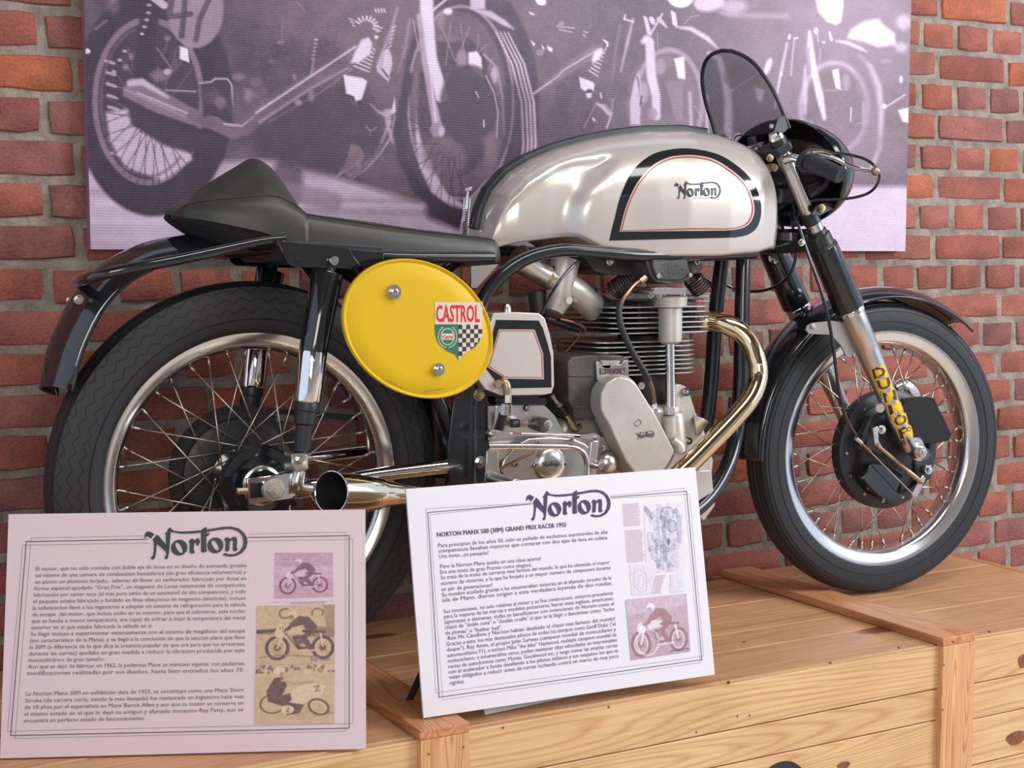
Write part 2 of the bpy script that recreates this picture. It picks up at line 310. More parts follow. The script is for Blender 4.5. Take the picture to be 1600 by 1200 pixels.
# ------------------------------------------------------------------ the room: brick wall, floor
WY = 2.66
rows0 = .785-.0747*12
def wall():
    bk = MB().boxo((1.6, WY+.0655, .25), (2.4, 0, 0), (0, .064, 0), (0, 0, 1.35))
    wl = build('wall_back', bk, M['mortar'], smooth=0); mark(wl, kind='structure')
    palette = [(.40, .125, .090), (.38, .13, .098), (.41, .13, .085), (.34, .13, .11), (.36, .12, .092), (.46, .14, .07), (.32, .13, .115), (.39, .125, .092), (.37, .135, .105)]
    def brick_mesh(wd, ht, seed):
        r = random.Random(seed); n = 5; pts = []
        hw, hh = wd/2, ht/2
        # rough outline: corners knocked off, edges wavering
        def side(a, b, k):
            for i in range(k):
                t = i/k; pts.append([a[0]+(b[0]-a[0])*t+r.uniform(-1, 1)*.0022, a[1]+(b[1]-a[1])*t+r.uniform(-1, 1)*.0022])
        k = .0035
        side((-hw+k, -hh), (hw-k, -hh), 4 if wd > .15 else 3); side((hw, -hh+k), (hw, hh-k), 2); side((hw-k, hh), (-hw+k, hh), 4 if wd > .15 else 3); side((-hw, hh-k), (-hw, -hh+k), 2)
        N_ = len(pts); mb = MB(); f = .90
        vs = [(x*(1-.0035/hw), -.0035+r.uniform(-.0012, .0012), z*(1-.0030/hh)) for x, z in pts] + [(x, 0.0, z) for x, z in pts] + [(x, .06, z) for x, z in pts]
        vs.append((0, -.0040, 0)); c = 3*N_
        fs = [(i, (i+1) % N_, c) for i in range(N_)]+[(i, N_+i, N_+(i+1) % N_, (i+1) % N_) for i in range(N_)]+[(N_+i, 2*N_+i, 2*N_+(i+1) % N_, N_+(i+1) % N_) for i in range(N_)]
        mb.add(vs, fs); me = bpy.data.meshes.new('brick'); me.from_pydata(mb.v, [], mb.f)
        bm = bmesh.new(); bm.from_mesh(me); bmesh.ops.recalc_face_normals(bm, faces=bm.faces); bm.to_mesh(me); bm.free()
        me.shade_smooth(); me.set_sharp_from_angle(angle=math.radians(50)); me.materials.append(M['brick']); return me
    heads = [brick_mesh(.103, .0605, i) for i in range(8)]; strs = [brick_mesh(.218, .0605, 50+i) for i in range(8)]
    hidden = MB(); r = random.Random(3); cnt = 0
    for k in range(-16, 12):
        z0 = .785+.0747*k; zc = z0+.0373
        if z0 < -.38: continue
        stretch = (k % 2 == 1)
        js = []; x = 2.75; p1 = .12; p2 = .1168
        if stretch:
            x = 2.69; p1 = .24; p2 = .2336
        a = x
        while a < 3.75: js.append(a); a += p1
        a = x-p2
        while a > -.75: js.append(a); a -= p2
        js.sort()
        for a, b in zip(js, js[1:]):
            if z0 < -.07 and 0 < a < 2.45: continue
            xc = (a+b)/2+r.uniform(-.003, .003); wd = .218 if stretch else .103
            behind = (z0 > .75 and a > .66 and b < 2.5)
            if behind or xc < .2 or xc > 3.25 or (z0 > 1.36 and not 2.3 < xc < 3.25):
                hidden.boxo((xc, WY+.03, zc), ((b-a)/2-.006, 0, 0), (0, .03, 0), (0, 0, .030)); continue
            o = bpy.data.objects.new('brick', r.choice(strs if stretch else heads)); COL.objects.link(o); o.parent = wl
            o.location = (xc-wl.location[0], WY+r.uniform(-.002, .0035), zc+r.uniform(-.0018, .0018)-wl.location[2])
            o.rotation_euler = (r.uniform(-.02, .02), r.uniform(-.012, .012), r.uniform(-.015, .015)); o.scale = ((b-a)/p2*(1-r.random()*.03) if not stretch else (b-a)/p2, 1, 1-r.random()*.04)
            c = r.choice(palette); j = r.uniform(.78, 1.04); o.color = (c[0]*j, c[1]*j, c[2]*j, 1); cnt += 1
    hb = build('brick_courses', hidden, M['brickplain'], wl, smooth=0); hb['kind'] = 'stuff'
    # floor
    fl = build('floor', MB().boxo((1.5, .2, -.80), (4.5, 0, 0), (0, 3.2, 0), (0, 0, .05)), M['floor'], smooth=0); mark(fl, kind='structure')
M['brickplain'] = pmat('red_brick_plain', (.36, .10, .06, 1), .9)
M['floor'] = pmat('clay_tile_floor', (.56, .47, .38, 1), .5, bump=(30, .2, .002), mottle=(.62, .52, .43, 1), ms=3)
M['roomwall'] = pmat('cream_plaster', (.56, .51, .46, 1), .9, bump=(12, .3, .004), mottle=(.50, .43, .37, 1), ms=2)
M['ceil'] = pmat('dark_timber_ceiling', (.10, .065, .045, 1), .7)
M['knot'] = pmat('pine_knot', sr(150, 88, 62), .5, bump=(60, .3, .001), mottle=sr(112, 60, 46), ms=60)
wall()
# the rest of the room: warm wall behind the viewer, timber ceiling, the right side stands open to the daylight
mark(build('wall_front', MB().boxo((1.5, -3.6, .9), (4.6, 0, 0), (0, .05, 0), (0, 0, 1.75)), M['roomwall'], smooth=0), kind='structure')
mark(build('ceiling', MB().boxo((.9, -.5, 3.0), (3.6, 0, 0), (0, 3.3, 0), (0, 0, .05)), M['ceil'], smooth=0), kind='structure')
# ------------------------------------------------------------------ long pine packing crate
def crate():
    root = empty('packing_crate', (1.6, 2.25, -.75)); mark(root, 'long pale pine packing crate with battens carrying the motorcycle', 'crate')
    y0, y1 = 1.932, 2.60; x0, x1 = -.35, 2.62; zb = -.745
    r = random.Random(5)
    core = MB().boxo(((x0+x1)/2, (y0+y1)/2, (-.022+zb)/2), ((x1-x0)/2-.002, 0, 0), (0, (y1-y0)/2-.022, 0), (0, 0, (-.022-zb)/2-.001))
    build('inner_box', core, M['inner'], root, smooth=0)
    caps = [(-.16, 'l0'), (.945, 'l'), (2.022, 'r')]; cw = .042
    edges = [x0]+sum([[c-.0, c+.0] for c, _ in caps], [])+[x1]
    segs = [(x0, caps[0][0]), (caps[0][0], caps[1][0]), (caps[1][0], caps[2][0]), (caps[2][0], x1)]
    tops = {0: [1.932, 2.05, 2.2, 2.38, 2.6], 1: [1.932, 2.075, 2.23, 2.42, 2.6], 2: [1.932, 2.079, 2.18, 2.25, 2.362, 2.48, 2.6], 3: [1.932, 2.125, 2.25, 2.385, 2.5, 2.6]}
    g = .0011
    for i, (a, b) in enumerate(segs):
        t = tops[i]
        for ya, yb in zip(t, t[1:]):
            dz = r.uniform(-.0012, .0)
            mb = MB().boxo(((a+b)/2, (ya+yb)/2, -.011+dz), ((b-a)/2-g*.6, 0, 0), (0, (yb-ya)/2-g, 0), (0, 0, .011))
            build('plank', mb, M['pine_x2'], root, smooth=0, bevel=.0015, seg=1)
        # front boards
        zz = {0: [-.001, -.12, -.24, -.36, -.5, -.62, -.745], 1: [-.001, -.105, -.21, -.33, -.45, -.6, -.745], 2: [-.001, -.083, -.143, -.238, -.34, -.46, -.6, -.745], 3: [-.001, -.087, -.157, -.248, -.34, -.46, -.6, -.745]}[i]
        for za, zb_ in zip(zz, zz[1:]):
            mb = MB().boxo(((a+b)/2, 1.932-.004, (za+zb_)/2), ((b-a)/2-g*.6, 0, 0), (0, .010, 0), (0, 0, (za-zb_)/2-g))
            build('plank', mb, M['pine_x'], root, smooth=0, bevel=.0012, seg=1)
        zz = [-.022, -.16, -.3, -.45, -.6, -.745]
        for za, zb_ in zip(zz, zz[1:]):
            build('plank', MB().boxo(((a+b)/2, 2.595, (za+zb_)/2), ((b-a)/2-g, 0, 0), (0, .01, 0), (0, 0, (za-zb_)/2-g)), M['pine_x'], root, smooth=0)
    for xe, sg in ((x0-.011, -1), (x1+.011, 1)):
        zz = [0, -.12, -.26, -.4, -.55, -.745]
        for za, zb_ in zip(zz, zz[1:]):
            build('plank', MB().boxo((xe, 2.262, (za+zb_)/2), (.01, 0, 0), (0, .33, 0), (0, 0, (za-zb_)/2-g)), M['pine_y'], root, smooth=0)
    for c, _ in caps:
        build('top_batten', MB().boxo((c, 2.245, .0082), (cw, 0, 0), (0, .338, 0), (0, 0, .0080)), M['pine_y'], root, smooth=0, bevel=.0015)
        build('front_batten', MB().boxo((c, 1.914, -.372), (cw, 0, 0), (0, .008, 0), (0, 0, .372)), M['pine_z'], root, smooth=0, bevel=.0015)
    def nail(px, py):
        P = onY(px, py, 1.918); build('nail_head', MB().disc(P+np.array([0, .003, 0]), (0, -1, 0), .0022, 0, .0036, 8), M['nail'], root)
    for q in ((1139, 1066), (1298, 1036), (1405, 1012), (1171, 1118), (1152, 1119), (786, 1137), (951, 1105), (1139, 1067), (1547, 987), (1088, 1144)): nail(*q)
    for (px, py) in ((670, 1178), (724, 1167), (1475, 1039), (1473, 1109), (1490, 1003)):
        P = onY(px, py, 1.906); build('nail_head', MB().disc(P+np.array([0, .002, 0]), (0, -1, 0), .0022, 0, .0025, 8), M['nail'], root)
    for (px, py, rx, ry) in ((1598, 1033, 10, 11), (1588, 1153, 22, 11), (1318, 1196, 13, 6), (1162, 1003, 5, 2)):
        P = onY(px, py, 1.9175); k_ = float((P-CP)@FW)/F_PX; mb = MB(); mb.v = [tuple(P+np.array([rx*k_*math.cos(a)*(1+.12*math.sin(3*a)), -.0004, ry*k_*math.sin(a)])) for a in np.linspace(0, 2*math.pi, 22, endpoint=False)]; mb.f = [tuple(range(22))]
        build('knot', mb, M['knot'], root, smooth=0, fix=False)
    # round emblem on the front, mostly below the picture
    C = onY(1222, 1190, 1.9165); C = C+np.array([0, 0, -.062])
    o = build('round_emblem', MB().disc(C+np.array([0, .0045, 0]), (0, -1, 0), .062, 0, .004, 48), M['ink'], root)
    mb = MB().disc(C, (0, -1, 0), .046, 0, .0008, 48); build('emblem_face', mb, M['sheet'], o)
    # emblem: dark ring with a laurel-like inner ring
    build('emblem_ring', MB().lathe(C+np.array([0, -.0008, 0]), (0, -1, 0), [(.036, 0), (.040, 0), (.040, .0004), (.036, .0004)], 40, closed=True), M['green'], o)
crate()
# ------------------------------------------------------------------ flat print: tones drawn onto an array, then onto the printed surface
class Ras:
    def __init__(s, x0, y0, x1, y1, res, base): s.x0, s.y0, s.res = x0, y0, res; s.a = np.full((int((y1-y0)*res)+1, int((x1-x0)*res)+1), float(base))
    def _win(s, xa, ya, xb, yb):
        H, W_ = s.a.shape; i0 = max(int((xa-s.x0)*s.res), 0); i1 = min(int((xb-s.x0)*s.res)+2, W_); j0 = max(int((ya-s.y0)*s.res), 0); j1 = min(int((yb-s.y0)*s.res)+2, H)
        if i1 <= i0 or j1 <= j0: return None
        X, Y = np.meshgrid(s.x0+np.arange(i0, i1)/s.res, s.y0+np.arange(j0, j1)/s.res); return slice(j0, j1), slice(i0, i1), X, Y
    def _mix(s, q, m, v, al): sl = (q[0], q[1]); s.a[sl] = s.a[sl]*(1-m*al)+v*m*al
    def line(s, pts, w_, v, al=1, soft=.7):
        pts = [tuple(map(float, p)) for p in pts]; w_ = w_ if isinstance(w_, (list, tuple)) else [w_]*len(pts)
        mw = max(w_)/2+soft*2; q = s._win(min(p[0] for p in pts)-mw, min(p[1] for p in pts)-mw, max(p[0] for p in pts)+mw, max(p[1] for p in pts)+mw)
        if q is None: return
        X, Y = q[2], q[3]; D = np.full(X.shape, 1e9)
        for (a, b, wa, wb) in zip(pts, pts[1:], w_, w_[1:]):
            dx, dy = b[0]-a[0], b[1]-a[1]; L2 = dx*dx+dy*dy+1e-9; t = np.clip(((X-a[0])*dx+(Y-a[1])*dy)/L2, 0, 1)
            D = np.minimum(D, np.hypot(X-a[0]-t*dx, Y-a[1]-t*dy)-(wa+(wb-wa)*t)/2)
        s._mix(q, np.clip(.5-D/(2*soft), 0, 1), v, al)
    def ell(s, cx, cy, rx, ry, v, al=1, rot=0, w_=None, soft=.8, a0=None, a1=None):
        R = max(rx, ry)+(w_ or 0)+soft*3; q = s._win(cx-R, cy-R, cx+R, cy+R)
        if q is None: return
        c, n = math.cos(rot), math.sin(rot); X = (q[2]-cx)*c+(q[3]-cy)*n; Y = -(q[2]-cx)*n+(q[3]-cy)*c
        d = np.hypot(X/rx, Y/ry); g = np.hypot(X/rx**2, Y/ry**2)+1e-9; D = (d-1)*d/g
        if w_: D = np.abs(D)-w_/2
        mk = np.clip(.5-D/(2*soft), 0, 1)
        if a0 is not None:
            an = np.degrees(np.arctan2(Y, X)) % 360; mk = mk*(((an-a0) % 360) <= ((a1-a0) % 360))
        s._mix(q, mk, v, al)
    def poly(s, pts, v, al=1, soft=.8):
        q = s._win(min(p[0] for p in pts)-2, min(p[1] for p in pts)-2, max(p[0] for p in pts)+2, max(p[1] for p in pts)+2)
        if q is None: return
        X, Y = q[2], q[3]; ins = np.zeros(X.shape, bool); D = np.full(X.shape, 1e9)
        for (a, b) in zip(pts, list(pts[1:])+[pts[0]]):
            dx, dy = b[0]-a[0], b[1]-a[1]; L2 = dx*dx+dy*dy+1e-9; t = np.clip(((X-a[0])*dx+(Y-a[1])*dy)/L2, 0, 1); D = np.minimum(D, np.hypot(X-a[0]-t*dx, Y-a[1]-t*dy))
            if abs(dy) > 1e-9: c = ((a[1] > Y) != (b[1] > Y)) & (X < dx*(Y-a[1])/dy+a[0]); ins ^= c
        D = np.where(ins, -D, D); s._mix(q, np.clip(.5-D/(2*soft), 0, 1), v, al)
    def spk(s, cx, cy, r0, rx, ry, n, v, w_=1, al=1, off=.45, a0=0, a1=360):
        for k in range(n):
            a = 2*math.pi*k/n
            if not (a0 <= math.degrees(a) <= a1): continue
            b = a+(off if k % 2 else -off); s.line([(cx+r0*rx*math.cos(b), cy+r0*ry*math.sin(b)), (cx+rx*math.cos(a), cy+ry*math.sin(a))], w_, v, al)
    def noise(s, amt, cell, seed=1):
        g = np.random.default_rng(seed).standard_normal((int(s.a.shape[0]/cell)+3, int(s.a.shape[1]/cell)+3))
        y = np.arange(s.a.shape[0])/cell; x = np.arange(s.a.shape[1])/cell; i = y.astype(int); j = x.astype(int); fy = (y-i)[:, None]; fx = (x-j)[None]
        s.a += amt*((g[i][:, j]*(1-fx)+g[i][:, j+1]*fx)*(1-fy)+(g[i+1][:, j]*(1-fx)+g[i+1][:, j+1]*fx)*fy)
    def get(s, X, Y):
        i = np.clip((np.asarray(X)-s.x0)*s.res, 0, s.a.shape[1]-1.001); j = np.clip((np.asarray(Y)-s.y0)*s.res, 0, s.a.shape[0]-1.001)
        i0 = i.astype(int); j0 = j.astype(int); fx = i-i0; fy = j-j0; A = s.a
        return (A[j0, i0]*(1-fx)+A[j0, i0+1]*fx)*(1-fy)+(A[j0+1, i0]*(1-fx)+A[j0+1, i0+1]*fx)*fy
def print_grid(name, P, rgb, mat, parent):
    # P (nu,nv,3) world points, rgb (nu,nv,3) linear
    nu, nv = P.shape[:2]; org = origin_of(parent); me = bpy.data.meshes.new(name)
    idx = np.arange(nu*nv).reshape(nu, nv); q = np.stack([idx[:-1, :-1], idx[1:, :-1], idx[1:, 1:], idx[:-1, 1:]], -1).reshape(-1, 4)
    me.vertices.add(nu*nv); me.vertices.foreach_set('co', (P.reshape(-1, 3)-org).astype(np.float32).ravel())
    me.loops.add(len(q)*4); me.polygons.add(len(q)); me.loops.foreach_set('vertex_index', q.ravel().astype(np.int32))
    me.polygons.foreach_set('loop_start', np.arange(0, len(q)*4, 4, dtype=np.int32)); me.update(calc_edges=True); me.validate()
    ca = me.color_attributes.new('Print', 'FLOAT_COLOR', 'POINT'); ca.data.foreach_set('color', np.concatenate([rgb.reshape(-1, 3), np.ones((nu*nv, 1))], 1).astype(np.float32).ravel())
    me.materials.append(mat); o = bpy.data.objects.new(name, me); COL.objects.link(o); o.parent = parent; return o
def tint(g, stops):
    xs = [p[0] for p in stops]; return np.stack([np.interp(g, xs, [((sr(*p[1]))[k]) for p in stops]) for k in range(3)], -1)
def poster():
    R = Ras(120, -340, 1430, 400, 1.5, .30)
    # pavement, lit strips
    R.poly([(120, 262), (400, 240), (640, 250), (1000, 300), (1200, 296), (1430, 296), (1430, 410), (120, 410)], .80, .95, 4)
    for (xa, xb, y, v, w_) in ((130, 400, 300, .60, 12), (150, 520, 318, .9, 8), (380, 620, 345, .62, 10), (450, 700, 330, .55, 14), (420, 700, 365, .78, 8), (130, 330, 345, .9, 6), (300, 640, 300, .72, 10), (1240, 1410, 330, .88, 30), (480, 680, 285, .85, 6), (140, 420, 372, .86, 8), (460, 690, 312, .5, 7), (440, 690, 385, .55, 9)): R.line([(xa, y), (xb, y+3)], w_, v, .6, 4)
    R.poly([(1205, 290), (1430, 292), (1430, 410), (1205, 410)], .84, .9, 5)
    # upper background
    R.poly([(120, -350), (1430, -350), (1430, 190), (1200, 290), (980, 300), (700, 330), (430, 250), (120, 260)], .27, 1, 6)
    R.ell(700, 30, 240, 120, .36, .5, soft=60); R.ell(1300, 60, 170, 160, .47, .7, soft=70); R.ell(1330, 30, 90, 60, .62, .5, soft=30); R.ell(260, 120, 160, 150, .20, .6, soft=40)
    # machine one: rear wheel
    cx, cy = 233, 160
    R.ell(240, 160, 124, 178, .10, 1, soft=3); R.ell(232, 158, 88, 132, .40, 1, soft=1.5); R.ell(232, 158, 79, 122, .16, 1, soft=1.5)
    R.poly([(165, 175), (200, 170), (300, 210), (300, 250), (255, 282), (195, 262), (172, 220)], .80, .95, 3)
    for k in range(9): R.line([(165+k*1.2, 95+k*18), (178+k*1.5, 99+k*18)], 4.5, .8, .8)
    R.ell(232, 158, 74, 117, .34, .6, w_=5, a0=60, a1=260); R.spk(238, 175, .18, 78, 118, 40, .10, 1.3, .9, .5, 20, 200); R.spk(238, 175, .18, 78, 118, 30, .55, .9, .6, .6, 180, 330)
    R.line([(233, 30), (222, 130), (236, 150)], 30, .09, .9, 3); R.line([(236, 60), (262, 120)], 14, .12, .9, 3)
    R.line([(245, 75), (270, 110)], 3, .5, .6); R.ell(250, 118, 16, 9, .45, .7, soft=4); R.ell(262, 112, 6, 5, .8, .8)
    # silencer / pipe of machine one
    R.poly([(192, 138), (207, 123), (225, 125), (300, 168), (345, 185), (350, 205), (300, 196), (230, 172), (192, 150)], .40, 1, 2)
    R.poly([(196, 152), (240, 175), (330, 208), (300, 240), (258, 228), (205, 195)], .13, .95, 3)
    R.line([(203, 130), (222, 128), (262, 152)], [10, 11, 4], .82, .9, 2.5); R.line([(215, 145), (270, 168), (345, 198), (375, 205)], 3.2, .72, .9); R.line([(196, 140), (240, 160), (290, 183)], 3, .62, .8)
    R.line([(300, 180), (340, 196), (365, 207), (385, 198), (420, 165), (500, 117), (575, 72)], [16, 20, 22, 24, 26, 26, 28], .34, 1, 2)
    R.line([(400, 175), (470, 128), (555, 73)], 2.2, .86, .95); R.line([(350, 194), (378, 197), (397, 182)], 2.6, .8, .9); R.line([(405, 190), (480, 140), (540, 108)], 3.5, .55, .8); R.line([(420, 190), (500, 145), (550, 108)], 1.3, .7, .8)
    R.poly([(555, 80), (565, 62), (576, 58), (582, 68), (578, 84), (560, 98), (548, 98)], .93, .95, 2)
    # gear cover
    R.poly([(312, 128), (358, 122), (364, 135), (362, 178), (318, 182)], .17, .9, 3); R.line([(312, 130), (330, 128), (336, 123), (355, 123), (362, 132), (364, 165)], 2.4, .82, .9); R.line([(258, 141), (306, 143)], 2, .7, .9)
    R.ell(392, 145, 14, 5, .6, .6, rot=.5, soft=2); R.ell(380, 165, 22, 28, .30, .6, soft=6); R.ell(410, 150, 8, 16, .42, .5, soft=3)
    # number roundel 47
    R.ell(305, 15, 44, 60, .52, .95, soft=2); R.line([(272, -18), (264, 26), (298, 22)], 9, .2, .85); R.line([(291, -20), (284, 56)], 9, .2, .85); R.line([(308, -22), (334, -18), (312, 30), (306, 62)], 9, .2, .85)
    R.poly([(281, 72), (293, 76), (296, 98), (281, 92)], .97); R.ell(136, 80, 5, 4, .97); R.line([(150, 45), (166, 32)], 5, .55, .6, 2); R.ell(178, 10, 10, 14, .45, .5, soft=5)
    for (x, y) in ((233, 8), (232, 20), (229, 31), (226, 42), (222, 53), (195, 80), (187, 94), (178, 112)): R.ell(x, y, 3.4, 1.8, .9, .85)
    R.line([(240, -4), (256, 8)], 12, .8, .9)
    for k in range(6): R.ell(494-k*1.0, 62+k*6, 3, 1.6, .95)
    R.line([(490, 95), (486, 116)], 3, .8); R.ell(460, 120, 3, 5, .8, .8); R.ell(439, 66, 6, 3, .55, .7); R.line([(442, 30), (440, 70), (455, 100)], 1.5, .42, .6); R.line([(402, 90), (420, 80), (430, 82)], 1.5, .45, .6); R.line([(463, 2), (478, 20)], 1.5, .5, .6)
    for k in range(7): R.line([(553+k*5, 103-k*4.6), (577+k*1.4, 112-k*5.5)], 1.8, .9)
    for k in range(9): a = -2.6+k*.36; R.line([(572+12*math.cos(a), 42+10*math.sin(a)), (572+19*math.cos(a), 42+17*math.sin(a))], 2.4, .92)
    for k in range(4): R.line([(586+k*4.6, 14), (588+k*4.6, 19)], 2, .9); R.line([(545+k*3, 29+k*5), (551+k*2, 31+k*5)], 2, .9, .8) if k < 3 else None
    R.ell(588, 58, 3, 3, .95); R.line([(585, 40), (597, 44)], 2, .9); R.line([(588, 50), (594, 48)], 2, .9)
    # bright panels between engine and frame
    R.poly([(537, 117), (566, 122), (573, 127), (570, 140), (565, 155), (556, 158), (553, 150), (541, 146)], .96, 1, 1); R.ell(562, 143, 1.6, 4, .15); R.line([(548, 155), (553, 164)], 1.6, .9); R.line([(555, 157), (558, 166)], 1.6, .9)
    R.poly([(607, 75), (612, 88), (613, 100), (607, 128), (590, 112), (588, 104), (596, 82)], .82, .95, 1.5); R.line([(597, 108), (606, 120)], 4, .3, .9); R.line([(594, 104), (599, 80), (612, 45), (621, 12)], [6, 5, 5, 3], .62, .8, 1.6)
    for k in range(6): R.line([(607+k*1.2, 74-k*6), (611+k*1.4, 71-k*6)], 1.6, .95)
    R.line([(640, 30), (632, 80), (622, 112)], [4, 4, 2], .55, .6, 1.5); R.ell(633, 73, 6, 3, .5, .6)
    R.poly([(612, 174), (617, 150), (618, 175)], .9); R.line([(578, 162), (590, 174), (602, 180), (613, 174), (616, 172)], [2, 4, 6, 8, 4], .85, .9, 1.4); R.line([(605, 176), (607, 195), (613, 222)], [12, 8, 3], .7, .85, 2); R.line([(596, 222), (603, 205), (609, 190)], 4, .7, .8); R.ell(613, 199, 3, 4, .12)
    R.line([(573, 198), (578, 204), (584, 203), (587, 199)], 3, .9); R.line([(579, 204), (578, 211)], 2, .9)
    # crankcase curve, fins of silencer
    R.line([(600, 215), (585, 245), (565, 262)], [3, 4, 3], .5, .7, 2)
    for k in range(7): R.line([(553+k*2.4, 219+k*4), (549+k*2, 240+k*4.4), (530+k*2.5, 262+k*2.3)], 2.4, .60, .85)
    R.ell(500, 200, 90, 75, .15, .45, soft=30); R.line([(450, 270), (450, 300)], 46, .25, .9, 5); R.line([(455, 300), (520, 315)], 30, .45, .7, 5)
    # front wheel of machine one
    R.ell(735, 165, 108, 195, .20, 1, soft=3); R.ell(720, 160, 82, 150, .58, .9, w_=4, soft=1.5); R.ell(716, 162, 76, 144, .30, .9, soft=2)
    R.poly([(657, 120), (651, 170), (650, 220), (656, 262), (674, 300), (700, 322), (735, 330), (745, 330), (700, 305), (676, 262), (668, 210), (668, 160)], .80, .95, 2.5)
    R.ell(712, 165, 62, 112, .20, .95, soft=2.5); R.ell(693, 245, 36, 30, .35, .7, soft=6, rot=.5); R.ell(770, 190, 14, 90, .42, .6, soft=6)
    R.spk(705, 205, .35, 66, 118, 38, .14, 1.2, .9, .35, 60, 240); R.spk(712, 170, .55, 72, 135, 30, .66, 1.1, .7, .3, 250, 359)
    R.line([(756, 85), (776, 105), (785, 150), (788, 210)], 3, .7, .8, 1.5); R.ell(772, 118, 5, 14, .78, .8, soft=2); R.line([(680, 330), (780, 362)], 30, .12, .9, 6)
    for k, dx in enumerate((0, 7, 13, 19)): R.line([(775+dx, 50+k*.5), (800+dx, 100), (815+dx, 160), (818+dx, 225), (814+dx, 262)], [2, 3, 3.5, 4, 4], .84, .95, 1)
    R.line([(700, 330), (655, 300), (630, 250), (622, 200), (640, 120)], 14, .13, .9, 3)
    # fork legs
    R.line([(664, -160), (667, 30), (674, 90), (690, 150)], [20, 21, 17, 20], .93, .95, 2); R.line([(655, 25), (663, 90), (676, 160), (685, 205)], [8, 9, 12, 15], .66, .95, 2); R.line([(664, 60), (672, 110), (681, 190)], 3, .9, .8); R.line([(672, 20), (703, -6)], 3, .86); R.ell(700, 18, 7, 5, .93, 1, soft=2); R.line([(645, 30), (655, 80)], 2, .7, .7)
    R.ell(683, 203, 11, 12, .5, .9, soft=2); R.ell(690, 205, 5, 8, .8, .8, soft=2); R.ell(660, 190, 6, 8, .2, .9)
    R.poly([(732, 82), (745, 80), (752, 90), (755, 124), (742, 112), (732, 100)], .95, 1, 1.2); R.ell(722, 92, 8, 14, .6, .7, soft=3); R.line([(725, 112), (740, 116)], 3, .6, .7)
    R.poly([(733, -40), (757, -40), (758, 15), (735, 14)], .85, .9, 2); R.line([(742, 15), (765, 22), (790, 37), (802, 45)], [3, 10, 8, 2], .78, .95, 2); R.ell(688, 32, 6, 14, .55, .6, soft=4)
    # middle distance
    R.ell(845, 2, 9, 6, .98, rot=.4); R.line([(828, 20), (834, 23)], 2.5, .95)
    for p in ([(829, 63), (836, 68), (834, 73)], [(846, 69), (851, 76), (848, 78)], [(855, 71), (864, 76), (862, 82), (856, 78)]): R.poly(p, .97)
    R.ell(844, 82, 6, 5, .6, .6); R.line([(870, 41), (897, 44)], 1.5, .8); R.line([(874, 46), (893, 50)], 1.5, .8); R.ell(877, 37, 5, 4, .6, .7); R.line([(912, 49), (918, 51)], 1.4, .9); R.line([(911, 54), (915, 57)], 1.4, .9)
    R.ell(800, 185, 28, 60, .10, .5, soft=16)
    R.line([(834, 147), (880, 113), (930, 80)], [3, 16, 18], .40, .9, 2.5); R.line([(834, 146), (872, 119), (880, 110), (925, 83)], 1.8, .85); R.poly([(925, 92), (928, 80), (940, 74), (943, 82), (936, 92), (926, 100)], .93, 1, 2)
    for k in range(9): R.line([(920+k*3.4, 110-k*4.4), (934+k*1.8, 119-k*6)], 1.7, .92)
    for k in range(4): R.line([(942+k*2, 62+k*1.5), (950, 66+k*2)], 1.8, .95)
    R.poly([(905, 120), (926, 128), (929, 132), (927, 145), (913, 142), (907, 137)], .94, 1, 1); R.ell(921, 144, 6, 5, .2, 1); R.poly([(915, 146), (925, 145), (924, 152), (918, 154)], .9)
    R.line([(932, 162), (945, 168), (952, 176)], [3, 9, 9], .78, .9, 1.6); R.line([(958, 155), (955, 180), (948, 200)], 3, .75, .85); R.line([(930, 165), (912, 200)], 2, .6, .7); R.ell(928, 187, 2, 4, .85, rot=-.6); R.line([(938, 146), (940, 153)], 2.4, .85)
    R.line([(969, 40), (962, 80), (955, 140)], [3, 4, 2], .48, .6, 2); R.line([(989, 30), (980, 68), (970, 112)], [3, 5, 2], .75, .8, 1.5); R.line([(977, 24), (975, 30), (990, 34)], 2.5, .9)
    # machine two front
    R.ell(1040, 165, 62, 90, .33, .9, soft=3); R.ell(1045, 160, 52, 82, .62, .9, w_=7, soft=2.5, a0=200, a1=40); R.ell(1042, 165, 47, 76, .36, .8, soft=3)
    R.poly([(998, 110), (1002, 140), (1000, 195), (985, 195), (984, 160), (990, 130)], .82, .9, 2); R.line([(996, 120), (1002, 160)], 2, .1); R.ell(1005, 145, 8, 16, .7, .8, soft=3); R.line([(1003, 150), (1000, 164)], 2, .15)
    R.ell(1045, 150, 24, 50, .30, .8, soft=6); R.poly([(1040, 130), (1068, 124), (1066, 190), (1056, 188)], .43, .9, 2); R.poly([(1053, 92), (1069, 88), (1071, 124), (1059, 122), (1056, 104)], .96, 1, 1.2)
    R.ell(1032, 104, 8, 12, .6, .7, soft=3); R.line([(1005, 65), (1011, 62), (1015, 66), (1018, 120), (1025, 150), (1026, 182)], [8, 14, 14, 15, 14, 12], .88, .95, 2.2); R.ell(1020, 178, 8, 9, .55, .8, soft=2)
    R.line([(1078, 145), (1080, 195)], 5, .8, .8, 2); R.line([(1104, 150), (1105, 215)], 5, .85, .8, 2); R.line([(1085, 165), (1100, 190)], 1.4, .7, .7)
    for k in range(9): R.line([(1006+k*.7, 26+k*3.2), (1011+k*.8, 29+k*3.2)], 2.2, .93); R.line([(1049+k*.4, 18+k*2.8), (1055+k*.4, 21+k*2.8)], 2.4, .93) if k < 8 else None
    R.ell(1019, 32, 4, 7, .9, .9, rot=-.5); R.line([(1035, 22), (1016, 54)], 3, .8); R.line([(1030, 30), (1042, 43)], [8, 3], .8, .9); R.line([(1027, 50), (1028, 80)], 1.6, .6, .7)
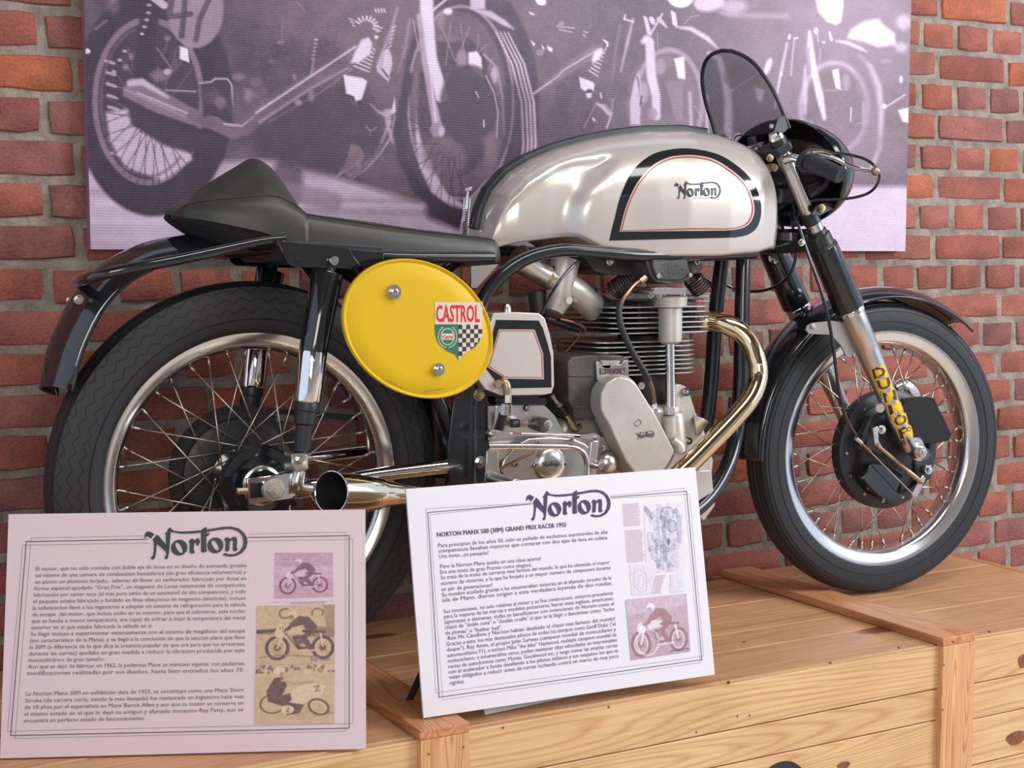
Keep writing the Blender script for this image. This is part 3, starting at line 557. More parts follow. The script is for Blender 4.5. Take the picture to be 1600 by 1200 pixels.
    R.line([(1056, 42), (1080, 45), (1105, 60), (1121, 75)], [2, 7, 8, 2], .86, .9, 2); R.line([(1068, 38), (1080, 26), (1092, 24)], 1.5, .7, .7)
    R.ell(1063, -8, 22, 20, .97, 1, rot=.2, soft=1.5); R.ell(1108, 3, 24, 15, .86, .95, rot=-.15, soft=3); R.ell(1145, 10, 22, 12, .78, .8, soft=6); R.poly([(1120, 18), (1175, 22), (1230, 20), (1235, 30), (1140, 26)], .72, .7, 4)
    R.line([(1108, 84), (1124, 92), (1134, 130), (1138, 160), (1138, 220)], [6, 9, 11, 12, 14], .78, .9, 3); R.line([(1136, 146), (1180, 118)], 2.4, .75)
    R.poly([(1179, 136), (1195, 142), (1190, 160), (1183, 155)], .8, .8, 2); R.ell(1200, 104, 5, 14, .92, .95, rot=.35, soft=2)
    # machine three front
    R.line([(1230, 68), (1219, 120), (1210, 170)], [4, 5, 2], .82, .9, 1.4); R.line([(1241, 62), (1237, 100), (1236, 118)], 3, .75, .8); R.line([(1234, 55), (1233, 60)], 4, .95); R.line([(1241, 60), (1246, 59)], 3, .9); R.ell(1221, 116, 2.4, 3, .95)
    R.ell(1304, 168, 52, 70, .72, .95, w_=8, soft=3); R.ell(1302, 172, 47, 62, .33, .7, soft=5); R.ell(1258, 140, 4, 40, .8, .8, soft=2)
    R.line([(1265, 50), (1266, 72), (1272, 110), (1281, 150), (1288, 185)], [5, 10, 10, 12, 6], .93, .95, 2); R.line([(1262, 75), (1264, 110)], 6, .65, .8); R.ell(1275, 48, 4, 6, .85, .9); R.line([(1277, 52), (1279, 66)], 2, .8); R.line([(1296, 50), (1299, 62)], [3, 5], .9); R.ell(1287, 66, 3, 2, .9)
    R.poly([(1300, 110), (1310, 107), (1312, 120), (1314, 140), (1306, 138)], .97, 1, 1.2); R.ell(1322, 128, 6, 13, .62, .8, soft=3); R.line([(1290, 142), (1325, 140)], 2, .7, .6); R.poly([(1290, 145), (1326, 142), (1322, 205), (1300, 205)], .36, .8, 4)
    R.line([(1330, 168), (1329, 190)], 2, .9); R.line([(1349, 160), (1350, 200)], 4, .72, .8); R.line([(1336, 195), (1350, 190)], 1.6, .7, .8)
    R.line([(1306, 64), (1325, 67), (1345, 76), (1354, 81)], [2, 6, 6, 2], .9, .9, 1.8); R.line([(1282, 75), (1280, 105)], 2.5, .7, .8)
    R.line([(1343, 88), (1360, 105), (1372, 135), (1377, 175), (1374, 230), (1362, 262)], [6, 10, 11, 9, 8, 5], .82, .9, 3); R.line([(1345, 95), (1356, 130), (1362, 175), (1357, 230)], 22, .42, .6, 8)
    R.line([(1383, 168), (1414, 148)], 2.6, .78); R.ell(1382, 166, 3, 4, .9); R.poly([(1403, 172), (1420, 168), (1420, 192), (1410, 190)], .96, 1, 1.5); R.ell(1408, 124, 3, 6, .9, .9); R.ell(1384, 96, 8, 3, .7, .6, soft=2)
    R.poly([(1266, -40), (1316, -40), (1318, 10), (1314, 35), (1305, 39), (1292, 34), (1278, 18)], .97, 1, 2)
    R.poly([(1323, 60), (1330, 45), (1350, 33), (1372, 29), (1382, 40), (1398, 52), (1400, 70), (1372, 74), (1352, 66)], .93, 1, 3); R.line([(1376, 45), (1366, 68)], 2, .75, .7, 2); R.ell(1412, 35, 12, 12, .85, .8, soft=5); R.ell(1408, 74, 10, 8, .85, .7, soft=4)
    R.line([(1205, 300), (1255, 240), (1330, 260)], 26, .38, .4, 10); R.ell(1330, 225, 70, 30, .44, .5, soft=20)
    R.ell(733, 163, 46, 62, .19, .9, soft=3); R.line([(759, 118), (772, 145), (778, 175), (776, 214)], 1.8, .8, .8); R.line([(756, 198), (756, 188)], 2, .9); R.line([(743, 143), (748, 152)], 1.6, .85)
    for k in range(7): x = 527+k*5.2; R.line([(x, 276-k*3), (x+14-k*.6, 256-k*2.4), (x+22-k*3.2, 226+k*.6)], 2.2, .66, .9)
    R.line([(617, 182), (610, 215), (593, 242), (570, 266), (548, 280)], [2, 3, 3, 2, 1], .62, .8)
    R.poly([(368, 100), (420, 70), (520, 60), (545, 100), (480, 118), (430, 150), (380, 170), (368, 130)], .20, .55, 10); R.poly([(400, 205), (560, 120), (600, 190), (590, 240), (540, 272), (450, 262), (395, 235)], .17, .6, 8)
    R.line([(400, 177), (470, 130), (556, 73)], 2.2, .86, .95); R.line([(405, 192), (480, 142), (545, 106)], 3.5, .5, .8); R.poly([(537, 117), (566, 122), (573, 127), (570, 140), (565, 155), (556, 158), (553, 150), (541, 146)], .96, 1, 1)
    for (x, y, a, b, v) in ((372, 120, 10, 5, .5), (400, 128, 9, 7, .4), (425, 96, 6, 3, .45), (330, 150, 12, 14, .26), (345, 160, 9, 10, .42), (388, 150, 6, 10, .5), (486, 150, 5, 9, .5), (466, 160, 5, 4, .75), (262, 60, 5, 4, .6), (275, 100, 6, 9, .3), (205, 88, 4, 5, .55), (196, 105, 4, 4, .7), (700, 60, 20, 6, .40), (650, 140, 5, 30, .35), (880, 150, 14, 20, .22), (960, 150, 18, 26, .24), (1160, 120, 30, 20, .28), (1220, 200, 20, 30, .30)): R.ell(x, y, a, b, v, .6, soft=3)
    # small tonal variation
    R.noise(.018, 30, 4); R.noise(.012, 7, 5); R.noise(.02, 1.6, 6)
    root = empty('wall_poster', (1.58, WY-.012, .74)); mark(root, 'large monochrome canvas print of racing motorcycles hung on the brick wall', 'poster')
    xa, xb = .6, 2.567; za, zb = .7375, 1.47; Yf = WY-.030
    nu, nv = 860, 360
    X = np.linspace(xa, xb, nu)[:, None]+np.zeros((1, nv)); Z = np.linspace(za, zb, nv)[None]+np.zeros((nu, 1)); P = np.stack([X, np.full_like(X, Yf), Z], -1)
    v = P-CP; zz = v@FW; PX = 800+F_PX*(v@RT)/zz; PY = 600-F_PX*(v@UP)/zz
    g = np.clip(R.get(PX, PY), 0, 1)
    A = tint(g, [(0, (30, 22, 38)), (.2, (70, 55, 74)), (.35, (118, 97, 110)), (.6, (160, 138, 160)), (.85, (206, 188, 210)), (1, (228, 218, 236))])
    print_grid('printed_sheet', P[::-1], A[::-1], M['poster'], root)
    fr = MB().boxo(((xa+xb)/2, (Yf+WY-.004)/2+.001, (za+zb)/2), ((xb-xa)/2-.0005, 0, 0), (0, (WY-.004-Yf)/2-.0005, 0), (0, 0, (zb-za)/2-.0005))
    build('canvas_edge', fr, pmat('canvas_edge_print', sr(150, 110, 140), .6), root, smooth=0)
poster()
# ------------------------------------------------------------------ lettering
_dg = None
def text2d(s, size=1.0, bold=0.0, spacing=1.0, res=2):
    """flat letters: returns verts (x,y), faces, advance width"""
    c = bpy.data.curves.new('t', 'FONT'); c.body = s; c.size = size; c.offset = bold; c.space_character = spacing; c.resolution_u = res
    o = bpy.data.objects.new('t', c); COL.objects.link(o); dg = bpy.context.evaluated_depsgraph_get()
    me = bpy.data.meshes.new_from_object(o.evaluated_get(dg)); n = len(me.vertices); co = np.empty(n*3); me.vertices.foreach_get('co', co); co = co.reshape(-1, 3)[:, :2]
    fs = [tuple(p.vertices) for p in me.polygons]; bpy.data.meshes.remove(me); bpy.data.objects.remove(o); bpy.data.curves.remove(c); return co, fs
NORTON = [
 [[(78,200),(84,145),(105,118),(135,110),(165,122),(212,150),(160,215),(128,182),(98,180),(94,204)]],
 [[(180,238),(243,158),(275,185),(363,300),(363,160),(345,155),(378,118),(398,78),(430,66),(440,92),(470,112),(540,126),(650,128),(832,120),(850,98),(905,74),(905,108),(1000,98),(1120,80),(1230,80),(1330,110),(1400,170),(1440,240),(1449,310),(1430,385),(1380,450),(1300,490),(1210,498),(1150,485),(1112,466),(1148,444),(1200,464),(1270,463),(1340,430),(1383,360),(1393,290),(1378,220),(1330,158),(1260,124),(1180,114),(1060,122),(905,145),(902,165),(946,156),(938,188),(902,212),(900,390),(914,404),(890,425),(850,430),(830,415),(828,150),(700,160),(560,157),(470,137),(428,132),(415,300),(405,420),(390,490),(366,509),(344,490),(352,468),(368,452),(362,400),(245,290),(240,330),(228,430),(215,490),(188,506),(162,488),(170,464),(188,455),(198,420),(206,330),(200,240)]],
 [[(650+110*math.cos(a)-110, 350+110*math.sin(a)) for a in np.linspace(0, 2*math.pi, 28, endpoint=False)], [(537+32*math.cos(a)*math.cos(-.5)-82*math.sin(a)*math.sin(-.5), 350+32*math.cos(a)*math.sin(-.5)+82*math.sin(a)*math.cos(-.5)) for a in np.linspace(2*math.pi, 0, 20, endpoint=False)]],
 [[(664,268),(700,230),(732,236),(745,258),(778,225),(808,238),(815,285),(795,332),(768,325),(764,292),(745,292),(735,320),(735,400),(750,415),(738,436),(702,440),(675,420),(680,292),(670,272)]],
 [[(1020+108*math.cos(a), 335+110*math.sin(a)) for a in np.linspace(0, 2*math.pi, 28, endpoint=False)], [(1018+32*math.cos(a)*math.cos(-.5)-80*math.sin(a)*math.sin(-.5), 335+32*math.cos(a)*math.sin(-.5)+80*math.sin(a)*math.cos(-.5)) for a in np.linspace(2*math.pi, 0, 20, endpoint=False)]],
 [[(1134,262),(1165,225),(1198,234),(1214,252),(1252,224),(1300,230),(1310,260),(1305,380),(1320,395),(1300,424),(1265,425),(1250,400),(1255,290),(1240,268),(1215,290),(1205,410),(1175,430),(1150,415),(1155,280)]],
]
def norton(mb, fn):   # fn(u,v): u 0..1 left-right, v 0..1 bottom-top of the wordmark
    for g in NORTON: mb.poly2(g, lambda x, y: fn((x-78)/1371, (510-y)/444))
    return mb
def norton_px(x0, y0, x1, y1, h):   # bottom-left, bottom-right in picture px, height px -> fn to px
    return lambda u, v: (x0+(x1-x0)*u, y0+(y1-y0)*u-h*v)
# ------------------------------------------------------------------ information boards
class Board:
    def __init__(s, BL, BR, H, lean, z0=.003, thick=.005):
        s.a = onZ(*BL, z0); b = onZ(*BR, z0); s.w = np.linalg.norm(b-s.a); s.e = (b-s.a)/s.w; s.H = H
        hn = np.cross(s.e, ZU); th = math.radians(lean); s.n = hn*math.cos(th)+ZU*math.sin(th); s.up = ZU*math.cos(th)-hn*math.sin(th); s.th = thick; s.k = 0
    def at(s, u, v, d=0): return s.a+s.e*u+s.up*v+s.n*d
    def uv(s, px, py):
        d = ray(px, py); t = ((s.a-CP)@s.n)/(d@s.n); P = CP+d*t-s.a; return float(P@s.e), float(P@s.up)
    def px(s, px, py, d=.0006): u, v = s.uv(px, py); return s.at(u, v, d)
    def rect(s, mb, u0, v0, u1, v1, d=.0006): return mb.add([s.at(u0, v0, d), s.at(u1, v0, d), s.at(u1, v1, d), s.at(u0, v1, d)], [(0, 1, 2, 3)])
    def line(s, mb, p, q, w_, d=.0006):
        a = np.array(s.uv(*p)); b = np.array(s.uv(*q)); t = b-a; t /= np.linalg.norm(t); n = np.array([-t[1], t[0]])*w_/2; a = a-t*w_/2; b = b+t*w_/2
        return mb.add([s.at(*(a-n), d), s.at(*(b-n), d), s.at(*(b+n), d), s.at(*(a+n), d)], [(0, 1, 2, 3)])
    def text(s, mb, txt, p, q, h, bold=0.0, d=.0006, fit=True):
        # letters from px point p to px point q (baseline), cap height h metres
        co, fs = text2d(txt, 1.0, bold); a = np.array(s.uv(*p)); b = np.array(s.uv(*q)); L = np.linalg.norm(b-a); t = (b-a)/L; n = np.array([-t[1], t[0]])
        x0, x1 = co[:, 0].min(), co[:, 0].max(); sx = L/(x1-x0); sy = h/.70
        mb.add([s.at(*(a+t*((x-x0)*sx)+n*(y*sy)), d) for x, y in co], fs)
def photo_print(name, B, px_rect, draw, stops, parent, n=90, base=.6):
    """px_rect: four picture points tl,tr,br,bl; draw(R) paints on a 0..100 x 0..100 canvas"""
    R = Ras(0, 0, 100, 100, 2.2, base); draw(R); R.noise(.035, 9, 3); R.noise(.05, 2.2, 5); tl, tr, br, bl = [np.array(B.uv(*p)) for p in px_rect]
    u = np.linspace(0, 1, n)[:, None, None]; v = np.linspace(0, 1, n)[None, :, None]
    Q = (bl*(1-u)+br*u)*(1-v)+(tl*(1-u)+tr*u)*v
    B.k += 1; P = B.a+Q[..., :1]*B.e+Q[..., 1:]*B.up+B.n*(.0003+.00012*B.k)
    g = np.clip(R.get(u[..., 0]*100+v[..., 0]*0, 100-v[..., 0]*100+u[..., 0]*0), 0, 1)
    o = print_grid(name, P, tint(g, stops), M['photo'], parent); return o
def bike_sketch(R, flip=1, cx=50, cy=60, s=1.0, dark=.12, mid=.3, lt=.85, lean=0, body=True):
    X = lambda x, y: (cx+flip*s*(x*math.cos(lean)-y*math.sin(lean)), cy+s*(x*math.sin(lean)+y*math.cos(lean)))
    for wx, wr in ((-27, 17), (27, 16)):
        c = X(wx, 14); R.ell(*c, wr*.72*s, wr*s, dark, 1, w_=4.5*s); R.ell(*c, wr*.55*s, wr*.8*s, lt, .9, w_=1.6*s); R.ell(*c, 4*s, 5*s, dark, .9); R.spk(*c, .25, wr*.55*s, wr*.8*s, 12, mid, .7*s, .7)
    R.line([X(-27, 14), X(-18, -14)], 2.6*s, lt, .95); R.line([X(-19, -12), X(-2, 16), X(12, 18)], 2*s, mid)
    R.poly([X(-18, -14), X(-6, -19), X(6, -16), X(5, -7), X(-14, -6)], lt*.9); R.poly([X(-10, -4), X(6, -4), X(14, 14), X(-2, 18)], dark); R.ell(*X(0, 4), 6*s, 6*s, mid, .8); R.ell(*X(4, 10), 5*s, 3*s, lt*.8, .8)
    R.line([X(4, -12), X(28, -10)], 4*s, dark); R.line([X(24, -8), X(27, 12)], 2.4*s, lt, .9); R.line([X(0, 18), X(20, 18)], 3*s, lt*.9, .9)
    R.ell(*X(-25, -9), 5.5*s, 8*s, lt, .95)
    if body:
        R.poly([X(-13, -24), X(-2, -36), X(10, -34), X(20, -20), X(18, -10), X(8, -12), X(3, -22), X(-8, -18)], dark+.08); R.line([X(-6, -28), X(-14, -16), X(-20, -14)], 5*s, dark+.1); R.line([X(14, -12), X(4, -2), X(12, 14)], 6.5*s, dark+.05)
        R.ell(*X(-9, -38), 6*s, 6*s, lt); R.ell(*X(-11, -34), 3.6*s, 4*s, mid+.15)
def boards():
    # ---- left board
    B = Board((0, 1185), (572, 1170), .352, 14); root = empty('information_board', tuple(B.at(B.w/2, 0)))
    mark(root, 'pinkish printed board with three old racing photos, left of the white board', 'information board', 'information boards on the crate')
    build('board', MB().boxo(B.at(B.w/2, B.H/2, -.0025), B.e*B.w/2, B.up*B.H/2, B.n*.0025), M['card_pink'], root, smooth=0)
    z = lambda x, y: (x*.375, 790+y*.375)
    ink = MB()
    fr = [((110, 150), (1455, 125), (1455, 927), (45, 958), .0011), ((95, 165), (1470, 140), (1470, 908), (32, 940), .0004), ((130, 135), (1440, 111), (1440, 940), (63, 970), .0004)]
    gl = [(615, 1035), (620, 1035), (595, 1038)]
    for (tl, tr, br, bl, w_), (ga, gb) in zip(fr, gl):
        yt = lambda x: tl[1]+(tr[1]-tl[1])*(x-tl[0])/(tr[0]-tl[0])
        for p, q in ((tl, (ga, yt(ga))), ((gb, yt(gb)), tr), (tr, br), (br, bl), (bl, tl)): B.line(ink, z(*p), z(*q), w_)
    build('border_lines', ink, M['ink'], root, smooth=0, fix=False)
    f = norton_px(*z(602, 228), *z(1032, 214), 50)
    lg = norton(MB(), lambda u, v: B.px(*f(u, v), .0008)); build('wordmark', lg, M['ink'], root, smooth=0, fix=False)
    L1 = ["El motor, que no s\u00f3lo contaba con doble eje de levas en su dise\u00f1o de avanzada, gozaba", "as\u00ed mismo de una camara de combusti\u00f3n hemisferica (de gran eficiencia volumetrica) y", "un piston en aluminio forjado,  ademas de llevar un carburador fabricado por Amal en", "forma especial apodado \"Gran Prix\", un magneto de Lucas netamente de competici\u00f3n,", "lubricaci\u00f3n por carter seco (al mas puro estilo de un autom\u00f3vil de alta competici\u00f3n), y todo", "el paquete estaba fabricado y fundido en finas aleaciones de magnesio (electr\u00f3n), incluso", "la sofisticacion llev\u00f3 a los ingenieros a adoptar un sistema de refrigeraci\u00f3n para la v\u00e1lvula", "de escape  del motor, que incluia sodio en su interior, para que al calentarse, este n\u00facleo", "que se fundia a menor temperatura, era capaz de enfriar o bajar la temperatura del metal", "exterior en el que estaba fabricada la v\u00e1lvula en si.", "Se lleg\u00f3 incluso a experimentar extensamente con el sistema de meg\u00e1fono del escape", "(tan caracteristico de la Manx), y se lleg\u00f3 a la conclusi\u00f3n de que la seccion plana que lleva", "la 30M (a diferencia de lo que dice la creencia popular de que era para que no arrastrase", "durante las curvas) ayudaba en gran medida a reducir la vibracion producida por este", "monocilindrico de gran tama\u00f1o.", "Aun que se dej\u00f3 de fabricar en 1962, la poderosa Manx se mantuvo vigente, con paulatinas", "modificaciones realizadas por sus due\u00f1os, hasta bien entrados los a\u00f1os 70."]
    L2 = ["La Norton Manx 30M en exhibici\u00f3n data de 1955, se constituye como una Manx Short", "Stroke (de carrera corta, siendo la mas deseada) fue restaurada en Inglaterra hace mas", "de 10 a\u00f1os por el especialista en Manx Bernie Allen y aun que su motor se conserva en", "el mismo estado en el que lo dej\u00f3 su antiguo y afamado mecanico Ray Petty, aun se", "encuentra en perfecto estado de funcionamiento."]
    endx = {9: 636, 14: 436}
    tx = MB()
    def put(lines, yl0, yr0, k0, n, ylN, yrN):
        for i, s in enumerate(lines):
            t = i/(len(lines)-1); yl = yl0+(ylN-yl0)*t; yr = yr0+(yrN-yr0)*t; xl = 150-51*(yl-270)/(896-263); xr = 1027-14*(yl-270)/630
            x1 = xr if (k0+i) not in n else n[k0+i]; yb = yl+(yr-yl)*(x1-xl)/(xr-xl); B.text(tx, s, z(xl, yl), z(x1, yb), .0058)
    put(L1, 271, 256, 0, endx, 706, 692); put(L2, 792, 775, 20, {24: 604}, 904, 884)
    build('body_text', tx, M['cardtext'], root, smooth=0, fix=False)
    zz = lambda x, y: (390+x*.25, 840+y*.25)
    def ph1(R):
        R.poly([(0, 30), (100, 30), (100, 60), (0, 70)], .72); R.poly([(0, 70), (100, 55), (100, 100), (0, 100)], .62, .8); R.line([(0, 52), (100, 46)], 2, .5, .6); bike_sketch(R, 1, 50, 58, 1.02, .15, .35, .9)
    pk = [(0, (96, 40, 66)), (.3, (140, 88, 112)), (.6, (190, 150, 168)), (1, (226, 202, 214))]
    photo_print('photo_print', B, [zz(158, 95), zz(520, 95), zz(522, 368), zz(155, 382)], ph1, pk, root)
    tn = [(0, (70, 42, 50)), (.25, (110, 80, 74)), (.55, (172, 142, 112)), (.8, (206, 178, 142)), (1, (226, 204, 176))]
    def ph2(R):
        R.poly([(0, 0), (100, 0), (100, 40), (0, 40)], .74); R.poly([(0, 40), (100, 36), (100, 60), (0, 50)], .35, .8); R.line([(0, 44), (30, 42)], 5, .12); R.poly([(0, 48), (100, 56), (100, 100), (0, 100)], .72)
        R.poly([(85, 0), (100, 0), (100, 50), (90, 40)], .4, .7)
        for k in range(12): R.line([(2+k*2, 52+k*3), (20+k*3, 53+k*3)], 1, .5, .6)
        bike_sketch(R, 1, 56, 57, 1.08, .1, .3, .88)
        for x in (36, 78): R.ell(x, 14, 7, 8, .22, .85, w_=2.6, a0=(60 if x == 36 else 150), a1=(300 if x == 36 else 40))
        R.line([(5, 88), (30, 84), (80, 88)], 3, .4, .7); R.ell(32, 38, 4.5, 6, .9); R.line([(30, 36), (30, 41)], 1, .1); R.line([(33.5, 35), (33.5, 41)], 1, .1)
    photo_print('photo_print', B, [zz(45, 428), zz(532, 418), zz(530, 788), zz(40, 795)], ph2, tn, root, 120)
    def ph3(R):
        R.a[:] = .74
        r = random.Random(2)
        for k in range(70): R.line([(r.random()*100, r.random()*13), (r.random()*100, r.random()*13)], .1, .3, 0); R.ell(r.random()*100, r.random()*14, 2, 3, r.choice([.15, .3, .85]), .8)
        R.poly([(0, 14), (100, 14), (100, 100), (0, 100)], .74); R.ell(74, 82, 40, 6, .5, .5, soft=8)
        R.poly([(48, 40), (72, 30), (88, 38), (84, 52), (68, 60), (56, 72), (44, 62)], .88); R.ell(22, 66, 15, 16, .15, .9, w_=2.5, rot=.5); R.ell(80, 72, 11, 14, .15, 1, w_=3, rot=-.7); R.ell(80, 72, 8, 11, .85, .8, w_=1.6, rot=-.7)
        R.poly([(14, 44), (24, 22), (34, 20), (40, 34), (34, 52), (44, 48), (46, 60), (34, 70), (16, 62)], .18); R.line([(34, 26), (50, 32), (72, 30)], 4, .6); R.ell(29, 10, 7, 6, .93); R.ell(33, 15, 3, 3, .55)
        R.poly([(34, 62), (62, 68), (56, 82), (40, 86)], .2); R.ell(41, 76, 8, 7, .9); R.line([(39, 73), (43, 73), (39, 80), (43, 80)], 1.2, .15); R.line([(74, 38), (80, 36), (76, 46), (82, 44)], 1.4, .15)
    photo_print('photo_print', B, [zz(38, 800), zz(532, 790), zz(530, 1160), zz(32, 1165)], ph3, tn, root, 120)
    cp = MB(); B.text(cp, "1962 NORTON MANX RACER", zz(258, 416), zz(470, 412), .0028, 0, .001); B.text(cp, "Ray Amm", zz(385, 771), zz(503, 766), .0062, 0, .0012); B.line(cp, zz(140, 404), zz(525, 398), .0003, .001)
    build('caption_text', cp, M['cardtext'], root, smooth=0, fix=False)
    # strut behind
    st = MB(); a = B.at(B.w*.5, B.H*.62, -.006); f = B.at(B.w*.5, 0, 0); n2 = np.array([-B.n[0], -B.n[1], 0]); n2 /= np.linalg.norm(n2); st.tube([a, np.array([f[0], f[1], 0])+n2*.15+np.array([0, 0, .003])], .003, 8); build('stand_leg', st, M['satin'], root)
    # ---- right board
    B = Board((662, 1122), (1117, 1054), .352, 11, .0192); root = empty('information_board', tuple(B.at(B.w/2, 0)))
    mark(root, 'white glossy printed board with engine cutaway drawing, leaning in front of the engine', 'information board', 'information boards on the crate')
    build('board', MB().boxo(B.at(B.w/2, B.H/2, -.0025), B.e*B.w/2, B.up*B.H/2, B.n*.0025), M['card_white'], root, smooth=0)
    z = lambda x, y: (600+x/3, 730+y/3); ink = MB()
    for (tl, tr, br, bl, w_, ga, gb) in (((205, 212), (1418, 112), (1490, 902), (258, 1078), .0011, 690, 1062), ((195, 195), (1432, 126), (1498, 885), (242, 1058), .0004, 690, 1066), ((215, 222), (1405, 98), (1482, 916), (275, 1090), .0004, 690, 1060)):
        yt = lambda x: tl[1]+(tr[1]-tl[1])*(x-tl[0])/(tr[0]-tl[0])
        for p, q in ((tl, (ga, yt(ga))), ((gb, yt(gb)), tr), (tr, br), (br, bl), (bl, tl)): B.line(ink, z(*p), z(*q), w_)
    build('border_lines', ink, M['cardtext2'], root, smooth=0, fix=False)
    f = norton_px(*z(665, 254), *z(1062, 236), 46)
    lg = norton(MB(), lambda u, v: B.px(*f(u, v), .0008)); build('wordmark', lg, pmat('wordmark_print', sr(72, 66, 92), .35), root, smooth=0, fix=False)
    tx = MB()
    B.text(tx, "NORTON MANX 500 (30M) GRAND PRIX RACER 1955", z(248, 327), z(853, 279), .0072)
    B.text(tx, "NORTON MANX 500 (30M) GRAND PRIX RACER 1955", z(249.6, 327), z(854.6, 279), .0072)
    T = [((254, 376), (1048, 311), "Para principios de los a\u00f1os 50, solo un pu\u00f1ado de exclusivos autom\u00f3viles de alta"), ((256, 401), (1050, 337), "competencia llevaban motores que contaran con dos ejes de leva en culata."), ((258, 426), (490, 409), "Una moto...\u00a1ni pensarlo!"),
      ((263, 474), (735, 436), "Pero la Norton Manx estaba en una clase aparte!"), ((264, 500), (693, 465), "Era una moto de gran Premio como ninguna."), ((266, 526), (1056, 453), "Se trata de la moto de carreras mas famosa del mundo, la que ha obtenido el mayor"), ((268, 553), (1062, 478), "n\u00famero de victorias, y la que ha forjado a un mayor numero de campeones durante"), ((270, 580), (508, 560), "un par de generaciones!"), ((272, 607), (1066, 526), "Su nombre acu\u00f1ado gracias a las innumerables victorias en el afamado circuito de la"), ((274, 632), (1070, 550), "isla de Mann, dieron origen a esta verdadera leyenda de dos ruedas."),
      ((280, 685), (1073, 597), "Sus innovaciones, no solo relativas al motor y su fina construccion, sentaron precedente"), ((282, 709), (1075, 622), "para la mayoria de las marcas y modelos posteriores, fueran estas inglesas, americanas,"), ((284, 734), (1078, 647), "japonesas o alemanas, todas se beneficiaron con invenciones de Norton como el"), ((286, 759), (1080, 672), "chassi de \"doble cuna\" o \"double cradle\" al que se le lleg\u00f3 a denominar como \"lecho"), ((288, 786), (552, 759), "de plumas\" o \"feather bed\"."),
      ((300, 810), (1083, 717), "Rex Mc Candless y Norton hab\u00edan dise\u00f1ado el chassi mas famoso del mundo!"), ((293, 838), (1085, 742), "Gracias a esto, los mas destacados pilotos de todos los tiempos como Geoff Duke (\"el"), ((295, 864), (1088, 767), "duque\"), Ray Amm, el propio John Surtees (campeon mundial de motociclismo y"), ((297, 891), (1090, 792), "automovilismo F1), e incluso Mike \"the bike\" Haylwood, multiple campeon mundial de"), ((300, 917), (1092, 817), "motociclismo, e innumerables otros, podian mantener altas velocidades en interminables"), ((302, 943), (1094, 842), "rectas de autodromos como Monza, Goodwood etc, y luego tomar las amplias curvas"), ((304, 968), (1097, 867), "con el acelerador a fondo desafiando a los pilotos italianos y sus maquinas los que se"), ((306, 993), (1099, 892), "veian obligados a reducir antes de curvar luchando contra un marco de muy poca"), ((308, 1020), (378, 1011), "rigidez.")]
    for p, q, s in T: B.text(tx, s, z(*p), z(*q), .0062)
    build('body_text', tx, M['cardtext2'], root, smooth=0, fix=False)
    z4 = lambda x, y: (960+x*.2417, 770+y*.2417)
    sm = MB(); r = random.Random(9)
    for (xa, xb, ya, yb, n, sk) in ((50, 165, 72, 212, 17, 12), (66, 185, 243, 445, 24, 14), (262, 330, 535, 650, 15, -28)):
        for i in range(n):
            t = i/(n-1); y = ya+(yb-ya)*t; x0 = xa+sk*t; B.line(sm, z4(x0, y+3), z4(x0+(xb-xa)*r.uniform(.86, 1), y-4), .0007)
    build('small_print', sm, pmat('pale_red_print', sr(196, 160, 170), .4), root, smooth=0, fix=False)['kind'] = 'stuff'
    def eng(R):
        r = random.Random(4); D = .25
        R.line([(4, 6), (18, 20)], 7, .55); R.line([(4, 3), (20, 14)], 1, .3); R.line([(1, 8), (14, 24)], 1, .3)
        R.poly([(24, 8), (60, 3), (82, 10), (84, 30), (90, 60), (86, 98), (50, 100), (28, 88), (12, 72), (8, 52), (22, 44), (22, 20)], .82)
        for k in range(26): R.line([(84-r.random()*3, 18+k*1.6), (94, 19+k*1.6)], .7, .4)
        R.line([(48, 24), (50, 84)], 6, .7); R.line([(45, 24), (47, 84)], .9, D); R.line([(51, 24), (54, 84)], .9, D); R.line([(30, 24), (40, 60), (38, 84)], 1, D)
        for k in range(80): a = r.random()*6.28; x = 50+r.gauss(0, 16); y = r.choice([16, 30, 62, 80, 90])+r.gauss(0, 6); R.ell(x, y, r.uniform(1, 5), r.uniform(1, 5), D+r.random()*.25, .85, w_=.9)
        for k in range(40): x = 22+r.random()*60; y = 5+r.random()*90; R.line([(x, y), (x+r.gauss(0, 6), y+r.gauss(0, 7))], .8, D+r.random()*.2, .8)
        R.ell(18, 62, 9, 22, D, .9, w_=1, rot=-.35); R.ell(18, 62, 6, 17, .4, .9, w_=.8, rot=-.35); R.ell(70, 34, 10, 8, D, .9, w_=1.2); R.ell(60, 56, 4, 5, .12, .9); R.ell(58, 16, 16, 10, D, .8, w_=1.2)
        R.line([(62, 8), (60, 0)], 1, .3); R.line([(80, 10), (84, 4)], 1, .3)
    photo_print('engine_drawing_print', B, [z4(188, 75), z4(448, 62), z4(450, 505), z4(205, 520)], eng, [(0, (80, 82, 120)), (.5, (150, 152, 178)), (.85, (214, 212, 222)), (1, (222, 218, 228))], root, 150, 1.0)
    def mini(R):
        r = random.Random(8)
        R.ell(40, 55, 26, 38, .35, .8, w_=1.6, rot=-.2); R.ell(42, 58, 12, 22, .35, .8, w_=1.3); R.line([(20, 5), (14, 50), (10, 95)], 1.4, .4); R.line([(50, 5), (66, 40), (62, 92)], 1.4, .4); R.ell(86, 60, 9, 16, .35, .8, w_=1.5)
        for k in range(26): x = 10+r.random()*70; y = 5+r.random()*88; R.line([(x, y), (x+r.gauss(0, 9), y+r.gauss(0, 8))], .9, .45, .7)
    lp = [(0, (140, 120, 150)), (.6, (196, 180, 196)), (1, (222, 218, 228))]
